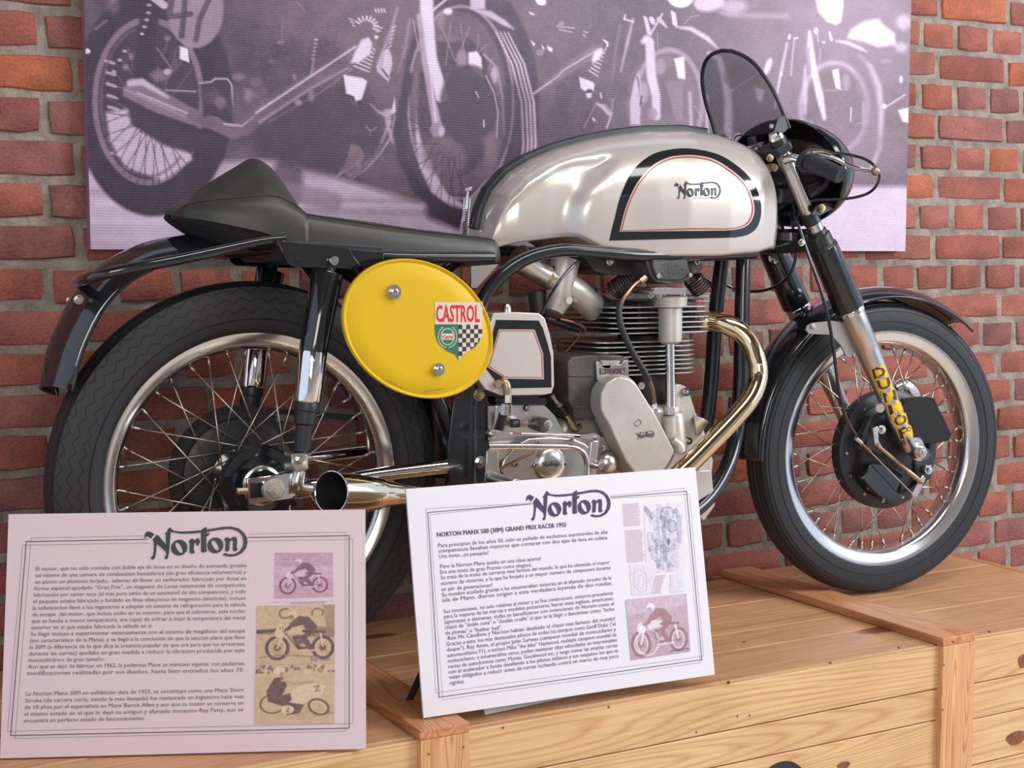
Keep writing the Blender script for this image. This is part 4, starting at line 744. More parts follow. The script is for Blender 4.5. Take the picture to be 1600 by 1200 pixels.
    photo_print('small_drawing_print', B, [z4(95, 465), z4(258, 452), z4(262, 652), z4(112, 664)], mini, lp, root, 60, 1.0)
    photo_print('small_drawing_print', B, [z4(360, 532), z4(438, 518), z4(450, 636), z4(360, 645)], mini, [(0, (160, 90, 100)), (.6, (205, 180, 188)), (1, (222, 218, 228))], root, 50, 1.0)
    def ph4(R):
        R.a[:] = .55; R.poly([(0, 55), (100, 50), (100, 100), (0, 100)], .5); R.poly([(0, 0), (100, 0), (100, 20), (0, 26)], .66, .8)
        bike_sketch(R, 1, 50, 60, 1.15, .2, .4, .95); R.ell(30, 74, 18, 22, .95, .8, w_=2)
    photo_print('photo_print', B, [z4(70, 692), z4(465, 652), z4(490, 1025), z4(105, 1082)], ph4, [(0, (130, 92, 96)), (.3, (165, 130, 136)), (.6, (196, 176, 188)), (1, (236, 230, 238))], root, 130)
    cp = MB(); B.text(cp, "John Surtees, en 1956", z4(358, 1028), z4(480, 1012), .0032, 0, .001); build('caption_text', cp, M['cardtext2'], root, smooth=0, fix=False)
    # fold-out foot sheet below and dark wire leg behind
    P = onZ(758, 1117, .001); Q = onZ(905, 1086, .001); u = (Q-P)/np.linalg.norm(Q-P); nn = np.cross(u, ZU); ft = MB().prism([P, Q, Q+np.array([0, 0, .03])-nn*.012, P+np.array([0, 0, .03])-nn*.012], -nn*.0015); build('support_foot', ft, M['sheet'], root, smooth=0)
    f0 = onZ(640, 1094, .019); st = MB(); top = B.at(.055, .15, -.007); st.boxo((f0+top)/2, (top-f0)/2, B.e*.006, B.n*.002); build('stand_leg', st, M['satin'], root, smooth=0)
    st = MB(); f1 = f0+B.e*.45; top = B.at(.44, .15, -.007); st.boxo((f1+top)/2, (top-f1)/2, B.e*.006, B.n*.002); build('stand_leg', st, M['satin'], root, smooth=0)
boards()
# ------------------------------------------------------------------ the motorcycle
BK = empty('racing_motorcycle', (1.45, 2.34, 0)); mark(BK, 'silver and black racing motorcycle with yellow number plate standing on the crate', 'motorcycle')
AX = -BN                                   # towards the camera side
def path(pts, spl=6, closed=False):
    """pts: (x, y, dy, width px) -> centre points, radii"""
    P = np.array([np.append(W(p[0], p[1], p[2]), px2m(p[0], p[1], p[2], p[3])/2) for p in pts])
    if spl: P = cr(P, spl, closed)
    return P[:, :3], np.maximum(P[:, 3], 1e-4)
def tube(name, pts, mat, parent=BK, n=14, spl=6, label=None, caps=True, far=False):
    P, r = path(pts, spl); mb = MB().tube(P, r, n, caps)
    o = build(name, mb, M[mat], parent, label)
    if far: build(name, MB().tube([mirror(p) for p in P], r, n, caps), M[mat], parent)
    return o
def plate(name, pts, dy0, dy1, mat, parent=BK, bev=.0015, label=None, mb=None, seg=2, conv=None):
    if conv: pts = [conv(*p) for p in pts]
    P = [W(x, y, dy0) for x, y in pts]; m_ = (mb or MB()).prism(P, BN*(dy1-dy0))
    return None if name is None else build(name, m_, M[mat], parent, label, bevel=bev, seg=seg)
def cyl(mb, x, y, dy, wpx, h, n=28, bev=0):   # disc facing sideways; h towards the camera
    return mb.disc(W(x, y, dy), AX, px2m(x, y, dy, wpx)/2, 0, h, n, bev)
def bolt(name, x, y, dy, wpx, h, mat='steel', parent=BK, hexa=True, washer=True):
    r = px2m(x, y, dy, wpx)/2; mb = MB(); C = W(x, y, dy)
    if washer: mb.disc(C, AX, r*1.3, -.002, .0015, 20)
    (mb.hexa if hexa else (lambda C, a, r, h: mb.disc(C, a, r, 0, h, 16)))(C, AX, r, h); return build(name, mb, M[mat], parent)
def screw(x, y, dy, wpx, parent, mat='steel'):
    r = px2m(x, y, dy, wpx)/2; C = W(x, y, dy); mb = MB().disc(C, AX, r, -.001, .003, 18); mb.boxo(C+AX*.0031, ZU*r*.8, BU*r*.14, AX*.0004)
    return build('screw', mb, M[mat], parent)
def lathe2(mb, C, U, V, N_, prof, a0, a1, n, closed=False, full=False):
    o = len(mb.v); Mn = len(prof); cnt = n if full else n+1
    for i in range(cnt):
        a = math.radians(a0+(a1-a0)*i/n); d = math.cos(a)*U+math.sin(a)*V
        mb.v += [tuple(C+d*r+N_*h) for r, h in prof]
    for i in range(n):
        j = (i+1) % cnt
        for k in range(Mn if closed else Mn-1):
            k2 = (k+1) % Mn; mb.f.append((o+i*Mn+k, o+i*Mn+k2, o+j*Mn+k2, o+j*Mn+k))
    return mb
# ---------------- wheels
def wheel(C, phi, R, rear, K=1.0):
    U = np.array([math.cos(phi), -math.sin(phi), 0]); N_ = np.array([-math.sin(phi), -math.cos(phi), 0]); V = ZU   # N_ towards camera
    k = R/.34; th = .047 if rear else .037
    # tyre
    if rear: pr = [(.247, -.030), (.250, -.037), (.262, -.046), (.285, -th), (.307, -th*.97), (.325, -th*.84), (R-.008, -th*.6), (R-.0015, -th*.3), (R, 0)]
    else:
        pr = [(.247, -.028), (.249, -.034), (.258, -.036), (.275, -th), (.287, -th), (.293, -.0365), (.2935, -.035), (.2955, -.035), (.296, -.0358), (.300, -.0345), (.3005, -.0325), (.3025, -.0325), (.303, -.033), (.3075, -.028), (.3075, -.0245), (.3095, -.0245), (.310, -.0235), (.3125, -.016), (.311, -.013), (.311, -.011), (.3135, -.010), (.3145, -.003), (.3125, -.0015), (.3125, 0)]
    pr = [(r*K if r < R-.01 else r, h) for r, h in pr]
    full = pr+[(r, -h) for r, h in pr[-2::-1]]
    mb = MB(); lathe2(mb, C, U, V, N_, full, 0, 360, 96, full=True)
    ty = build('rear_tyre' if rear else 'front_tyre', mb, M['tread' if rear else 'rubber'], BK, smooth=40, fix=False)
    if rear:
        arc = [0.0]
        for (r0, h0), (r1, h1) in zip(full, full[1:]): arc.append(arc[-1]+math.hypot(r1-r0, h1-h0))
        mid = arc[-1]/2; uvl = ty.data.uv_layers.new(name='UVMap'); Mn = len(full); circ = 2*math.pi*R; circ = round(circ/.032)*.032
        for pl in ty.data.polygons:
            vi = [v for v in pl.vertices]; rows_ = [v//Mn for v in vi]; wrap = max(rows_)-min(rows_) > 5
            for li, v in zip(pl.loop_indices, vi):
                rr = v//Mn; rr = 96 if (wrap and rr == 0) else rr; uvl.data[li].uv = (rr/96*circ, arc[v % Mn]-mid)
        ty.data.shade_smooth()
    # sidewall ridge + raised moulding
    mb = MB()
    for hh in (-1, 1): lathe2(mb, C, U, V, N_, [(.271*K, hh*(th-.0025)), (.2722*K, hh*(th+.0010)), (.2734*K, hh*(th-.0022))], 0, 360, 90, full=True)
    build('sidewall_rib', mb, M['rubber'], ty, fix=False)
    # rim
    rp = [(.2555, .0315), (.2545, .0345), (.2500, .0350), (.2440, .0325), (.2330, .0300), (.2265, .0255), (.2215, .0150), (.2200, 0)]
    rpf = rp+[(r, -h) for r, h in rp[-2::-1]]+[(.247, -.029), (.236, -.012), (.236, .012), (.247, .029)]; rpf = [(r*K, h) for r, h in rpf]
    mb = MB(); lathe2(mb, C, U, V, N_, rpf, 0, 360, 112, closed=True, full=True); rim = build('rear_rim' if rear else 'front_rim', mb, M['rim'], BK, smooth=50, fix=False)
    # hub
    hb = MB(); lathe2(hb, C, U, V, N_, [(0, -.05), (.028, -.05), (.052, -.046), (.054, -.040), (.030, -.032), (.026, 0), (.034, .03), (.062 if rear else .05, .040), (.062 if rear else .05, .044), (.03, .05), (0, .05)], 0, 360, 48, full=True)
    hub = build('rear_hub' if rear else 'front_hub', hb, M['black'], BK, fix=False)
    # spokes: two laced patterns per side, meshes shared, each spoke its own object
    org = np.array(C); nS = 40
    rh = .050
    kinds = []
    for side, sg, off in ((1, 1, .0), (1, -1, .018), (-1, 1, .009), (-1, -1, .027)):
        idx = len(kinds); a_rim = idx*2*math.pi/nS; a_h = a_rim+sg*math.radians(62 if rear else 50); rr = rh if (rear or side < 0) else .115
        rr = .058 if (rear and side > 0) else rr
        if not rear and side > 0: a_h = a_rim+sg*math.radians(22)
        p0 = rr*(math.cos(a_h)*U+math.sin(a_h)*V)+N_*side*(.041 if sg > 0 else .036); p1 = .2205*K*(math.cos(a_rim)*U+math.sin(a_rim)*V)+N_*side*.006
        d = (p1-p0)/np.linalg.norm(p1-p0); m_ = MB().tube([p0, p1-d*.014], .0014, 6).tube([p1-d*.016, p1], .0028, 6).tube([p0-N_*side*.003, p0], .0024, 6)
        me = bpy.data.meshes.new('spoke'); me.from_pydata(m_.v, [], m_.f); me.shade_smooth(); me.materials.append(M['spoke']); kinds.append(me)
    for k_ in range(nS):
        o = bpy.data.objects.new('spoke', kinds[k_ % 4]); COL.objects.link(o); o.parent = rim
        a = -(k_//4)*4*2*math.pi/nS
        # rotate about the wheel axis N_
        Rm = Matrix.Rotation(-a, 4, Vector(N_)); o.matrix_basis = Matrix.Translation(Vector(org-origin_of(rim))) @ Rm
    return U, V, N_, rim, hub
RC = np.array([.797, 2.36, .3425]); RR = .341
wheel(RC, .03, RR, True, 1.022)
FC = np.array([2.183, 2.312, .3155]); PHI = math.radians(6)
FU, FV, FN, frim, fhub = wheel(FC, PHI, .3125, False)
U0, N0 = BU, -BN
# rear hub cover, near side
mb = MB(); lathe2(mb, RC, U0, ZU, N0, [(.066, .040), (.068, .052), (.064, .058), (.050, .060), (.046, .066), (.030, .067), (.028, .085), (0, .085)], 0, 360, 48, full=True)
hc = build('hub_cover', mb, M['black'], BK, fix=False)
mb = MB(); lathe2(mb, RC, U0, ZU, N0, [(.032, .066), (.034, .072), (.026, .074), (.02, .080)], 0, 360, 36, full=True); build('bearing_ring', mb, M['steel'], hc)
# far side sprocket, brake drum, chain
mb = MB(); lathe2(mb, RC, U0, ZU, N0, [(.030, -.052), (.088, -.050), (.100, -.055), (.102, -.075), (.09, -.08), (.03, -.085), (0, -.085)], 0, 360, 48, full=True); build('rear_brake_drum', mb, M['satin'], BK, fix=False)
mb = MB(); nt_ = 46; ring = []
for i in range(nt_*4):
    a = 2*math.pi*i/(nt_*4); r_ = (.122, .122, .114, .114)[i % 4]; ring.append(RC+r_*(math.cos(a)*U0+math.sin(a)*ZU)+N0*(-.062))
mb.prism(ring, -N0*.006); build('sprocket', mb, M['findark'], BK, smooth=0)
def chain():
    ck = W(735, 705, 0)+BN*.065; c1 = RC+BN*.065; r1, r2 = .118, .040; mb = MB(); pts = []
    for a in np.linspace(90, 270, 40): pts.append(c1+r1*(math.cos(math.radians(a))*U0+math.sin(math.radians(a))*ZU))
    for t in np.linspace(.02, 1, 52): pts.append(c1*(1-t)+ck*t-ZU*(r1*(1-t)+r2*t))
    for a in np.linspace(-80, 80, 14): pts.append(ck+r2*(math.cos(math.radians(a))*U0+math.sin(math.radians(a))*ZU))
    for t in np.linspace(0, .98, 52): pts.append(ck*(1-t)+c1*t+ZU*(r2*(1-t)+r1*t))
    for i in range(len(pts)):
        a, b = pts[i], pts[(i+1) % len(pts)]; d = b-a; L = np.linalg.norm(d); d /= L; w_ = .0042 if i % 2 else .006
        up = np.cross(d, BN); mb.boxo((a+b)/2, d*L*.58, BN*w_, up*.0048); mb.disc(a-BN*.006, BN, .0042, 0, .012, 8)
    o = build('drive_chain', mb, M['findark'], BK, smooth=0); o['kind'] = 'stuff'
chain()
# ---------------- frame
tube('frame_tube', [(1178, 395, -.09, 20), (1090, 398, -.12, 21), (1000, 399, -.13, 21), (930, 394, -.13, 21), (880, 391, -.13, 21), (828, 402, -.13, 21), (786, 428, -.13, 22), (757, 465, -.13, 22), (742, 515, -.13, 23), (737, 590, -.13, 24), (735, 670, -.13, 25), (733, 750, -.13, 26), (740, 812, -.13, 26), (775, 842, -.13, 26), (900, 838, -.12, 25), (1030, 825, -.11, 24), (1095, 790, -.095, 24), (1132, 738, -.075, 24), (1150, 680, -.055, 24), (1157, 600, -.05, 24), (1159, 500, -.045, 24), (1162, 395, -.035, 23), (1166, 330, -.025, 23)], 'blackframe', far=True, n=16)
tube('head_tube', [(1172, 250, 0, 42), (1212, 385, 0, 42)], 'blackframe', spl=0, n=20)
tube('frame_brace', [(1165, 395, -.03, 14), (1212, 376, -.01, 14)], 'blackframe', spl=0)
tube('engine_brace', [(1040, 400, .06, 10), (1112, 445, .12, 10)], 'blackframe', spl=0)
# rear subframe tubes, side plates, loop
tube('subframe_tube', [(770, 402, -.12, 18), (640, 402, -.135, 18), (560, 398, -.14, 18), (470, 388, -.14, 18), (431, 377, -.135, 18)], 'blackframe', far=True)
tube('stay_tube', [(545, 400, -.125, 18), (600, 478, -.125, 19), (672, 598, -.125, 20), (716, 692, -.125, 20)], 'blackframe', far=True)
tube('rear_loop', [(445, 373, -.138, 14), (405, 378, -.138, 15), (345, 391, -.138, 17), (270, 407, -.138, 18), (200, 420, -.136, 18), (155, 430, -.125, 18), (132, 437, -.095, 18), (124, 440, -.045, 18), (120, 440, .0, 17), (117, 443, .05, 16), (122, 446, .10, 16), (150, 440, .125, 15), (210, 422, .136, 15), (280, 405, .138, 14), (380, 376, .138, 13)], 'black', n=14)
Z1 = lambda x, y: (340+x/6, 360+y/6)
sp = plate('shock_mount_plate', [(555, 92), (1220, 165), (1345, 330), (1300, 368), (700, 340), (655, 305)], -.160, -.155, 'black', conv=Z1, bev=.001)
mb = MB(); cyl(mb, *Z1(752, 262), -.1605, 9, .0006); build('hole', mb, M['inner'], sp); bolt('bolt', *Z1(1085, 285), -.162, 15, .006, 'steel', sp, False, False)
build('shock_mount_plate', MB().prism([mirror(W(*Z1(x, y), -.16)) for x, y in [(555, 92), (1220, 165), (1345, 330), (1300, 368), (700, 340), (655, 305)]], -BN*.005), M['black'], BK)
plate('subframe_gusset', [(1225, 170), (1560, 210), (1560, 300), (1385, 400)], -.150, -.142, 'black', conv=Z1, bev=.001)
plate('seat_support', [(433, 374), (452, 410), (560, 418), (600, 400), (600, 385)], -.13, .13, 'satin', bev=.002)
plate('frame_gusset', [(736, 416), (779, 413), (745, 450), (736, 450)], -.135, -.130, 'stay', bev=.0005)
# frame side plate behind the yellow disc
gp = plate('engine_plate', [(712, 596), (746, 594), (760, 612), (766, 640), (764, 700), (760, 770), (705, 790), (700, 700)], -.142, -.136, 'blackframe', bev=.0015)
bolt('bolt', 748, 617, -.143, 15, .010, 'brass', gp); bolt('bolt', 750, 722, -.143, 15, .010, 'steel', gp)
# ---------------- swinging arm
tube('swinging_arm', [(715, 727, -.13, 22), (600, 741, -.13, 23), (520, 754, -.13, 23), (468, 762, -.13, 22), (450, 765, -.13, 16)], 'chrome', far=True)
Z2 = lambda x, y: (340+x/4.2105, 640+y/4.2105)
ax_ = plate('axle_plate', [(192, 455), (460, 420), (560, 425), (562, 520), (490, 585), (210, 622)], -.150, -.142, 'chrome', conv=Z2, bev=.001)
mb = MB(); mb.prism([W(*Z2(x, y), -.1506) for x, y in [(215, 485), (330, 478), (330, 575), (215, 585)]], BN*.001); build('slot', mb, M['inner'], ax_)
mb = MB(); cyl(mb, *Z2(350, 525), -.150, 34, .006); build('washer', mb, M['steel'], ax_); bolt('axle_nut', *Z2(372, 525), -.156, 27, .016, 'alloy', ax_)
tube('adjuster_bolt', [(*Z2(125, 538), -.146, 11), (*Z2(195, 534), -.146, 11)], 'brass', ax_, spl=0, n=6)
tube('shock_bracket', [(*Z2(540, 400), -.15, 20), (*Z2(520, 500), -.15, 24), (*Z2(600, 520), -.14, 22)], 'steel', BK)
# ---------------- rear shock absorbers
def shock(dy, top, s):
    ax2 = lambda pts, nm, mt, par: build(nm, MB().tube(*path([(x, y, dy, w_) for x, y, w_ in pts], 0), 24), M[mt], par, smooth=40)
    return ax2
def shocks():
    prof = [('shock_shroud', 'black', [(512.6, 424, 46), (512, 426, 50), (489.5, 546, 45), (489.2, 549, 45)]),
            ('shock_cover', 'chrome', [(489.3, 548, 43), (489, 549, 45), (481.2, 624, 44), (481, 627, 42)]),
            ('shock_boot', 'satin', [(480.5, 626, 38), (480, 628, 40), (478.5, 641, 39), (478, 643, 35), (477, 650, 35), (476, 661, 34), (475.5, 664, 27), (472, 705, 25)])]
    for nm, mt, pts in prof:
        P, r = path([(x, y, -.15, w_) for x, y, w_ in pts], 0); build(nm, MB().tube(P, r, 28), M[mt], BK, smooth=40); build(nm, MB().tube([mirror(p) for p in P], r, 28), M[mt], BK, smooth=40)
    tube('shock_eye', [(517, 404, -.145, 20), (513, 424, -.15, 20)], 'satin', spl=0, far=True)
    c = plate('clevis', [(456, 709), (479, 708), (482, 712), (482, 733), (476, 737), (460, 736), (456, 731)], -.172, -.132, 'steel', bev=.002); bolt('bolt', 469, 719, -.173, 12, .006, 'steel', c)
shocks()
# ---------------- seat
def seat():
    # stations: (ridge px x, ridge y, near edge px x, edge y, half width, hump 0..1, skirt)
    st = [(262, 337, 262, 337, .024, .6, .006), (275, 321, 280, 339, .058, .8, .018), (300, 302, 312, 344, .084, .95, .026), (335, 280, 348, 352, .100, 1, .032), (370, 259, 385, 361, .110, 1, .038), (390, 248, 408, 367, .114, 1, .041), (406, 250, 424, 371, .115, 1, .043), (421, 262, 438, 377, .116, 1, .044), (433, 284, 450, 378, .116, .9, .044), (441, 308, 458, 380, .116, .7, .045), (447, 328, 464, 381, .115, .3, .046), (458, 333, 475, 383, .115, .08, .046), (540, 343, 560, 394, .113, .05, .044), (620, 355, 640, 402, .108, .05, .042), (690, 364, 708, 407, .100, .05, .040), (735, 370, 752, 410, .094, .05, .038), (748, 374, 764, 408, .088, .05, .026)]
    S_ = []
    for rx, ry, ex, ey, hw, hm, sk in st: S_.append([*W(rx, ry, 0), W(ex, ey, -.11)[2], hw, hm, sk])
    S_ = cr(S_, 5); nn = 41; G = []
    for x, y, z, zb, hw, hm, sk in S_:
        row = []; C = np.array([x, YB+YS*(x-XB), 0]); e = zb+sk   # top of the side wall
        for j in range(nn):
            s = -1+2*j/(nn-1); a = abs(s)
            yy = hw*np.sign(s)*(1-(1-min(a/.92, 1))**1.0) if a < .92 else hw*np.sign(s)
            t = min(a/.92, 1)
            flat = e-(e-z)*1.0; f = (1-t**2.4) if hm < .5 else (1-t**1.35*(.62+.38*t**2))
            rnd = max(0, (t-.86)/.14); zz = e+(z-e)*f-.010*rnd**2*(1 if hm < .5 else .4)
            if a >= .92: zz = zb if a >= .999 else zb+(e-.010-zb)*(1-(a-.92)/.08)
            row.append(C+BN*yy*(1+.0)+ZU*zz)
        row.append(C+BN*hw*.8+ZU*(zb+.004)); row.append(C-BN*hw*.8+ZU*(zb+.004))
        G.append(row)
    mb = MB().grid(G, close_v=True); n_ = len(G[0]); mb.f.append(tuple(range(n_))[::-1]); mb.f.append(tuple((len(G)-1)*n_+k for k in range(n_)))
    o = build('seat', mb, M['leather'], BK, smooth=60)
    # piped seams: hump edge and side seam
    i0 = [i for i, s in enumerate(S_)]; 
    rr = [np.array(r_) for r_ in G]
    seam = [r_[4]+np.array([0, 0, .001]) for r_ in rr[4:-3]]; build('seam', MB().tube(seam, .0012, 6), M['leather'], o)
    k = int(len(rr)*.52); arc = [rr[k-0][j]+ZU*.0012 for j in range(4, nn-4)]; 
    # dark pan under the tail
    pn = [];
    for s, r_ in zip(S_[:52], rr[:52]):
        x, y, z, zb, hw, hm, sk = s; C = np.array([x, YB+YS*(x-XB), 0]); dr = .046*min(1, (s[0]-S_[0][0])/.10+.15)*min(1, max(0, (S_[51][0]-s[0])/.12)+.25)
        pn.append([C+BN*hw*.97*q+ZU*(zb+.002-dr*(1-abs(q)**3)) for q in np.linspace(-1, 1, 13)])
    build('seat_pan', MB().grid(pn), M['inner'], o, smooth=60, solid=.003)
seat()
# ---------------- rear mudguard
def rear_guard():
    pts = [(62, 606, 0, 1), (74, 548, 0, 1), (96, 494, 0, 1), (124, 449, 0, 1), (164, 410, 0, 1), (224, 380, 0, 1), (300, 366, 0, 1), (370, 357, 0, 1), (450, 360, 0, 1), (540, 385, 0, 1), (620, 440, 0, 1), (665, 520, 0, 1), (692, 600, 0, 1), (702, 680, 0, 1), (700, 750, 0, 1)]
    P, _ = path(pts, 5); G = []
    for i, p in enumerate(P):
        t = P[min(i+1, len(P)-1)]-P[max(i-1, 0)]; t /= np.linalg.norm(t); nrm = np.cross(t, BN); nrm = nrm if nrm@(p-RC) > 0 else -nrm
        dn = .038; k = 1 if i > 3 else .82+.06*i
        G.append([p+BN*.074*k*q-nrm*(dn*abs(q)**2.0)+(ZU*-.012*q if i == 0 else 0) for q in np.linspace(-1, 1, 17)])
    o = build('rear_mudguard', MB().grid(G), M['black'], BK, smooth=60, solid=.002)
    for sg in (-8, 8): e = [g[8+sg] for g in G]; build('rolled_edge', MB().tube(e, .0028, 8), M['black'], o)
    bolt('bolt', 123, 468, -.05, 12, .006, 'steel', o); bolt('bolt', 109, 469, .035, 9, .006, 'steel', o); bolt('bolt', 92, 573, -.01, 6, .003, 'copper', o)
rear_guard()
# ---------------- fuel tank
def interp(tab): 
    xs, ys = np.array(tab).T; return lambda x: np.interp(x, xs, ys)
def tank():
    top = [(741, 380), (742, 366), (745, 345), (751, 320), (763, 293), (787, 266), (820, 245), (860, 228), (910, 214), (960, 205), (1000, 200), (1060, 199), (1100, 204), (1135, 216)]
    T3 = [W(x, y, 0) for x, y in top]
    xf = float(W(1218, 360, -.10)[0]); zt_end = T3[-1][2]
    tx = [p[0] for p in T3[1:]]; tz = [p[2] for p in T3[1:]]
    bot = [(785, 391), (800, 389), (830, 379), (870, 374), (900, 370), (915, 371), (930, 380), (950, 393), (975, 400), (1040, 401), (1120, 400), (1180, 395), (1206, 389)]
    B3 = [W(x, y, -.125) for x, y in bot]; bx = [p[0] for p in B3]; bz = [p[2] for p in B3]
    x0 = tx[0]-.001; L = xf-x0
    # front of the ridge: round down to the nose
    for s_, dz in ((.35, .006), (.6, .022), (.8, .048), (.92, .085), (1.0, .125)):
        tx.append(tx[12]+(xf-.004-tx[12])*s_); tz.append(zt_end-dz)
    o_ = np.argsort(tx); tx = np.array(tx)[o_]; tz = np.array(tz)[o_]
    def hw(x):
        s = (x-x0)/L
        w_ = np.interp(s, [0, .03, .08, .16, .30, .42, .50, .60, .75, .88, .95, .985, 1], [.072, .092, .107, .118, .128, .138, .148, .156, .158, .150, .134, .110, .066]); return w_
    def zb(x): return np.interp(x, bx, bz, left=bz[0])
    xs = x0+L*np.concatenate([np.linspace(0, .12, 22)[:-1], np.linspace(.12, .88, 90)[:-1], .88+.12*np.sin(np.linspace(0, math.pi/2, 22))])
    kn = 60; G = []
    xk0, xk1 = W(778, 330, -.12)[0], W(903, 330, -.12)[0]
    for x in xs:
        H = hw(x); zt = float(np.interp(x, tx, tz))-.006; z_b = float(zb(x)); C = np.array([x, YB+YS*(x-XB), 0]); row = []
        ht = max(zt-z_b, .02); zm = z_b+.42*ht
        e_ = float(np.interp((x-x0)/L, [0, .1, .22, .35], [.42, .62, .85, 1]))
        for j in range(kn):
            t = j/(kn-1)
            if t < .62:
                a = t/.62*math.pi/2; y = H*math.sin(a)**(.97*e_); z = zm+(zt-zm)*max(math.cos(a), 0)**(1.06*e_)
            elif t < .93:
                u = (t-.62)/.31; y = H*(1-.05*u**2); z = zm+(z_b+.010-zm)*u
            else:
                u = (t-.93)/.07; a = u*math.pi/2; y = H*(.95-.07*(1-math.cos(a))); z = z_b+.010*(1-math.sin(a))
            # knee recess
            zr = (z-z_b)/ht
            kx = 1/(1+math.exp(-(x-xk0-.020)/.0080))*1/(1+math.exp((x-(xk1+.17*max(zr, 0)**3))/.0080)); kz = 1/(1+math.exp((zr-(.66+.15*min(max((x-xk0)/.14, 0), 1)))/.022))
            y -= .026*kx*kz*min(1, y/.05)
            row.append((y, z))
        under = [(row[-1][0]*q, z_b+.001) for q in (.75, .5, .25)]
        half = row+under
        G.append([C-BN*y+ZU*z for y, z in half]+[C+BN*y+ZU*z for y, z in half[:0:-1]])
    mb = MB().grid(G, close_v=True); n_ = len(G[0]); mb.f.append(tuple(range(n_))); mb.f.append(tuple((len(G)-1)*n_+k for k in range(n_)))
    o = build('fuel_tank', mb, M['silver'], BK, smooth=60)
    bvh = BVHTree.FromPolygons([Vector(v) for v in mb.v], [tuple(f) for f in mb.f])
    return o, bvh, G
TANK, TBVH, TG = tank()
def cast(bvh, px, py, off=.0007, back=None):
    d = ray(px, py); h = bvh.ray_cast(Vector(CP), Vector(d).normalized())
    if h[0] is None: return W(px, py, back if back is not None else -.13)
    n = np.array(h[1]); n = n if n@d < 0 else -n; return np.array(h[0])+n*off
def ribbon(bvh, A, B, k=5, off=.0007, closed=True):
    G = [[cast(bvh, *(np.array(a)*(1-t)+np.array(b)*t), off) for t in np.linspace(0, 1, k)] for a, b in zip(A, B)]; return MB().grid(G, close_u=closed)
def tank_decals():
    Z3 = lambda x, y: (680+x/2.857, 160+y/2.857)
    outer = [(776, 617), (800, 520), (830, 410), (880, 308), (960, 238), (1050, 211), (1150, 208), (1260, 232), (1340, 278), (1402, 335), (1440, 400), (1455, 480), (1440, 550), (1400, 588), (1340, 603)]
    inner = [(822, 577), (850, 470), (900, 362), (968, 284), (1035, 248), (1090, 237), (1160, 236), (1240, 252), (1310, 292), (1378, 350), (1412, 410), (1426, 480), (1408, 535), (1368, 562), (1300, 572)]
    def loop(L): 
        P = list(map(lambda p: np.array(Z3(*p)), L)); s = cr(P, 8); bl, br = s[0], s[-1]; return [*s]+[br+(bl-br)*t for t in np.linspace(0, 1, 26)[1:-1]]+[bl]
    O, I = loop(outer), loop(inner); c = np.mean(I, 0)
    sh = lambda L, d: [p+(c-p)/np.linalg.norm(c-p)*d for p in L]
    build('tank_band', ribbon(TBVH, O, I, 6), M['inktank'], TANK, smooth=60, fix=False)
    build('pinstripe', ribbon(TBVH, sh(I, 2.6), sh(I, 4.3), 2, .0008), M['red'], TANK, smooth=60, fix=False)
    f = norton_px(*Z3(1068, 432), *Z3(1276, 432), 28)
    build('tank_wordmark', norton(MB(), lambda u, v: cast(TBVH, *f(u, v), .0009)), M['ink'], TANK, smooth=0, fix=False)
    co, fs = text2d('BEST FROM 1898', 1, 0); x0, x1 = co[:, 0].min(), co[:, 0].max()
    build('tank_lettering', MB().add([cast(TBVH, 1083+(x-x0)/(x1-x0)*25, 310.5-y*3.2, .0009) for x, y in co], fs), M['cardtext'], TANK, smooth=0, fix=False)
    # strap over the tank
    up = [np.array(g[0]) for g in TG]
    s = [p for p in up[1:104]]; G = []
    for i, p in enumerate(s):
        t = s[min(i+1, len(s)-1)]-s[max(i-1, 0)]; t /= np.linalg.norm(t); n = np.cross(t, BN); n = n if n[2] > 0 or n[0] < 0 else -n
        hw = .0145; row = []
        for q in (-1, -.98, -.8, 0, .8, .98, 1):
            h = bvh_near(p+BN*hw*q+n*.03, -n); row.append(h+n*((.0105 if abs(q) < .9 else .008) if abs(q) < 1 else -.001))
        G.append(row)
    st = build('tank_strap', MB().grid(G), M['satin'], TANK, smooth=50)
    # chrome tension clip at the back
    P0 = [W(x, y, dy) for x, y, dy in [(737, 296, .012), (735, 310, .014), (733, 326, .016), (731, 345, .018), (731, 372, .02)]]
    ox = -BU*.006
    cl = build('strap_buckle', MB().boxo(P0[0]+ox, BN*.010, ZU*.004, BU*.003), M['chrome'], st, bevel=.001)
    build('buckle_link', MB().tube(cr([p+ox for p in P0[:4]], 4), .0032, 10), M['chrome'], st)
    sp = []
    for i in range(90): a = i*.9; c_ = P0[2]+(P0[4]-P0[2])*i/89+ox; sp.append(c_+BN*.0045*math.cos(a)+BU*.0045*math.sin(a))
    build('buckle_spring', MB().tube(sp, .0011, 6), M['steel'], st)
    for q in (-.012, .012): build('buckle_rod', MB().tube([P0[1]+ox+BN*q, P0[4]+ox+BN*q], .0018, 8), M['chrome'], st)
    # filler cap, top
    c = W(1018, 205, .02); build('filler_cap', MB().disc(c-ZU*.006, ZU, .030, 0, .012, 32), M['satin'], TANK)
def bvh_near(p, d):
    h = TBVH.ray_cast(Vector(p), Vector(d)); return np.array(h[0]) if h[0] is not None else p+np.asarray(d)*.03
tank_decals()
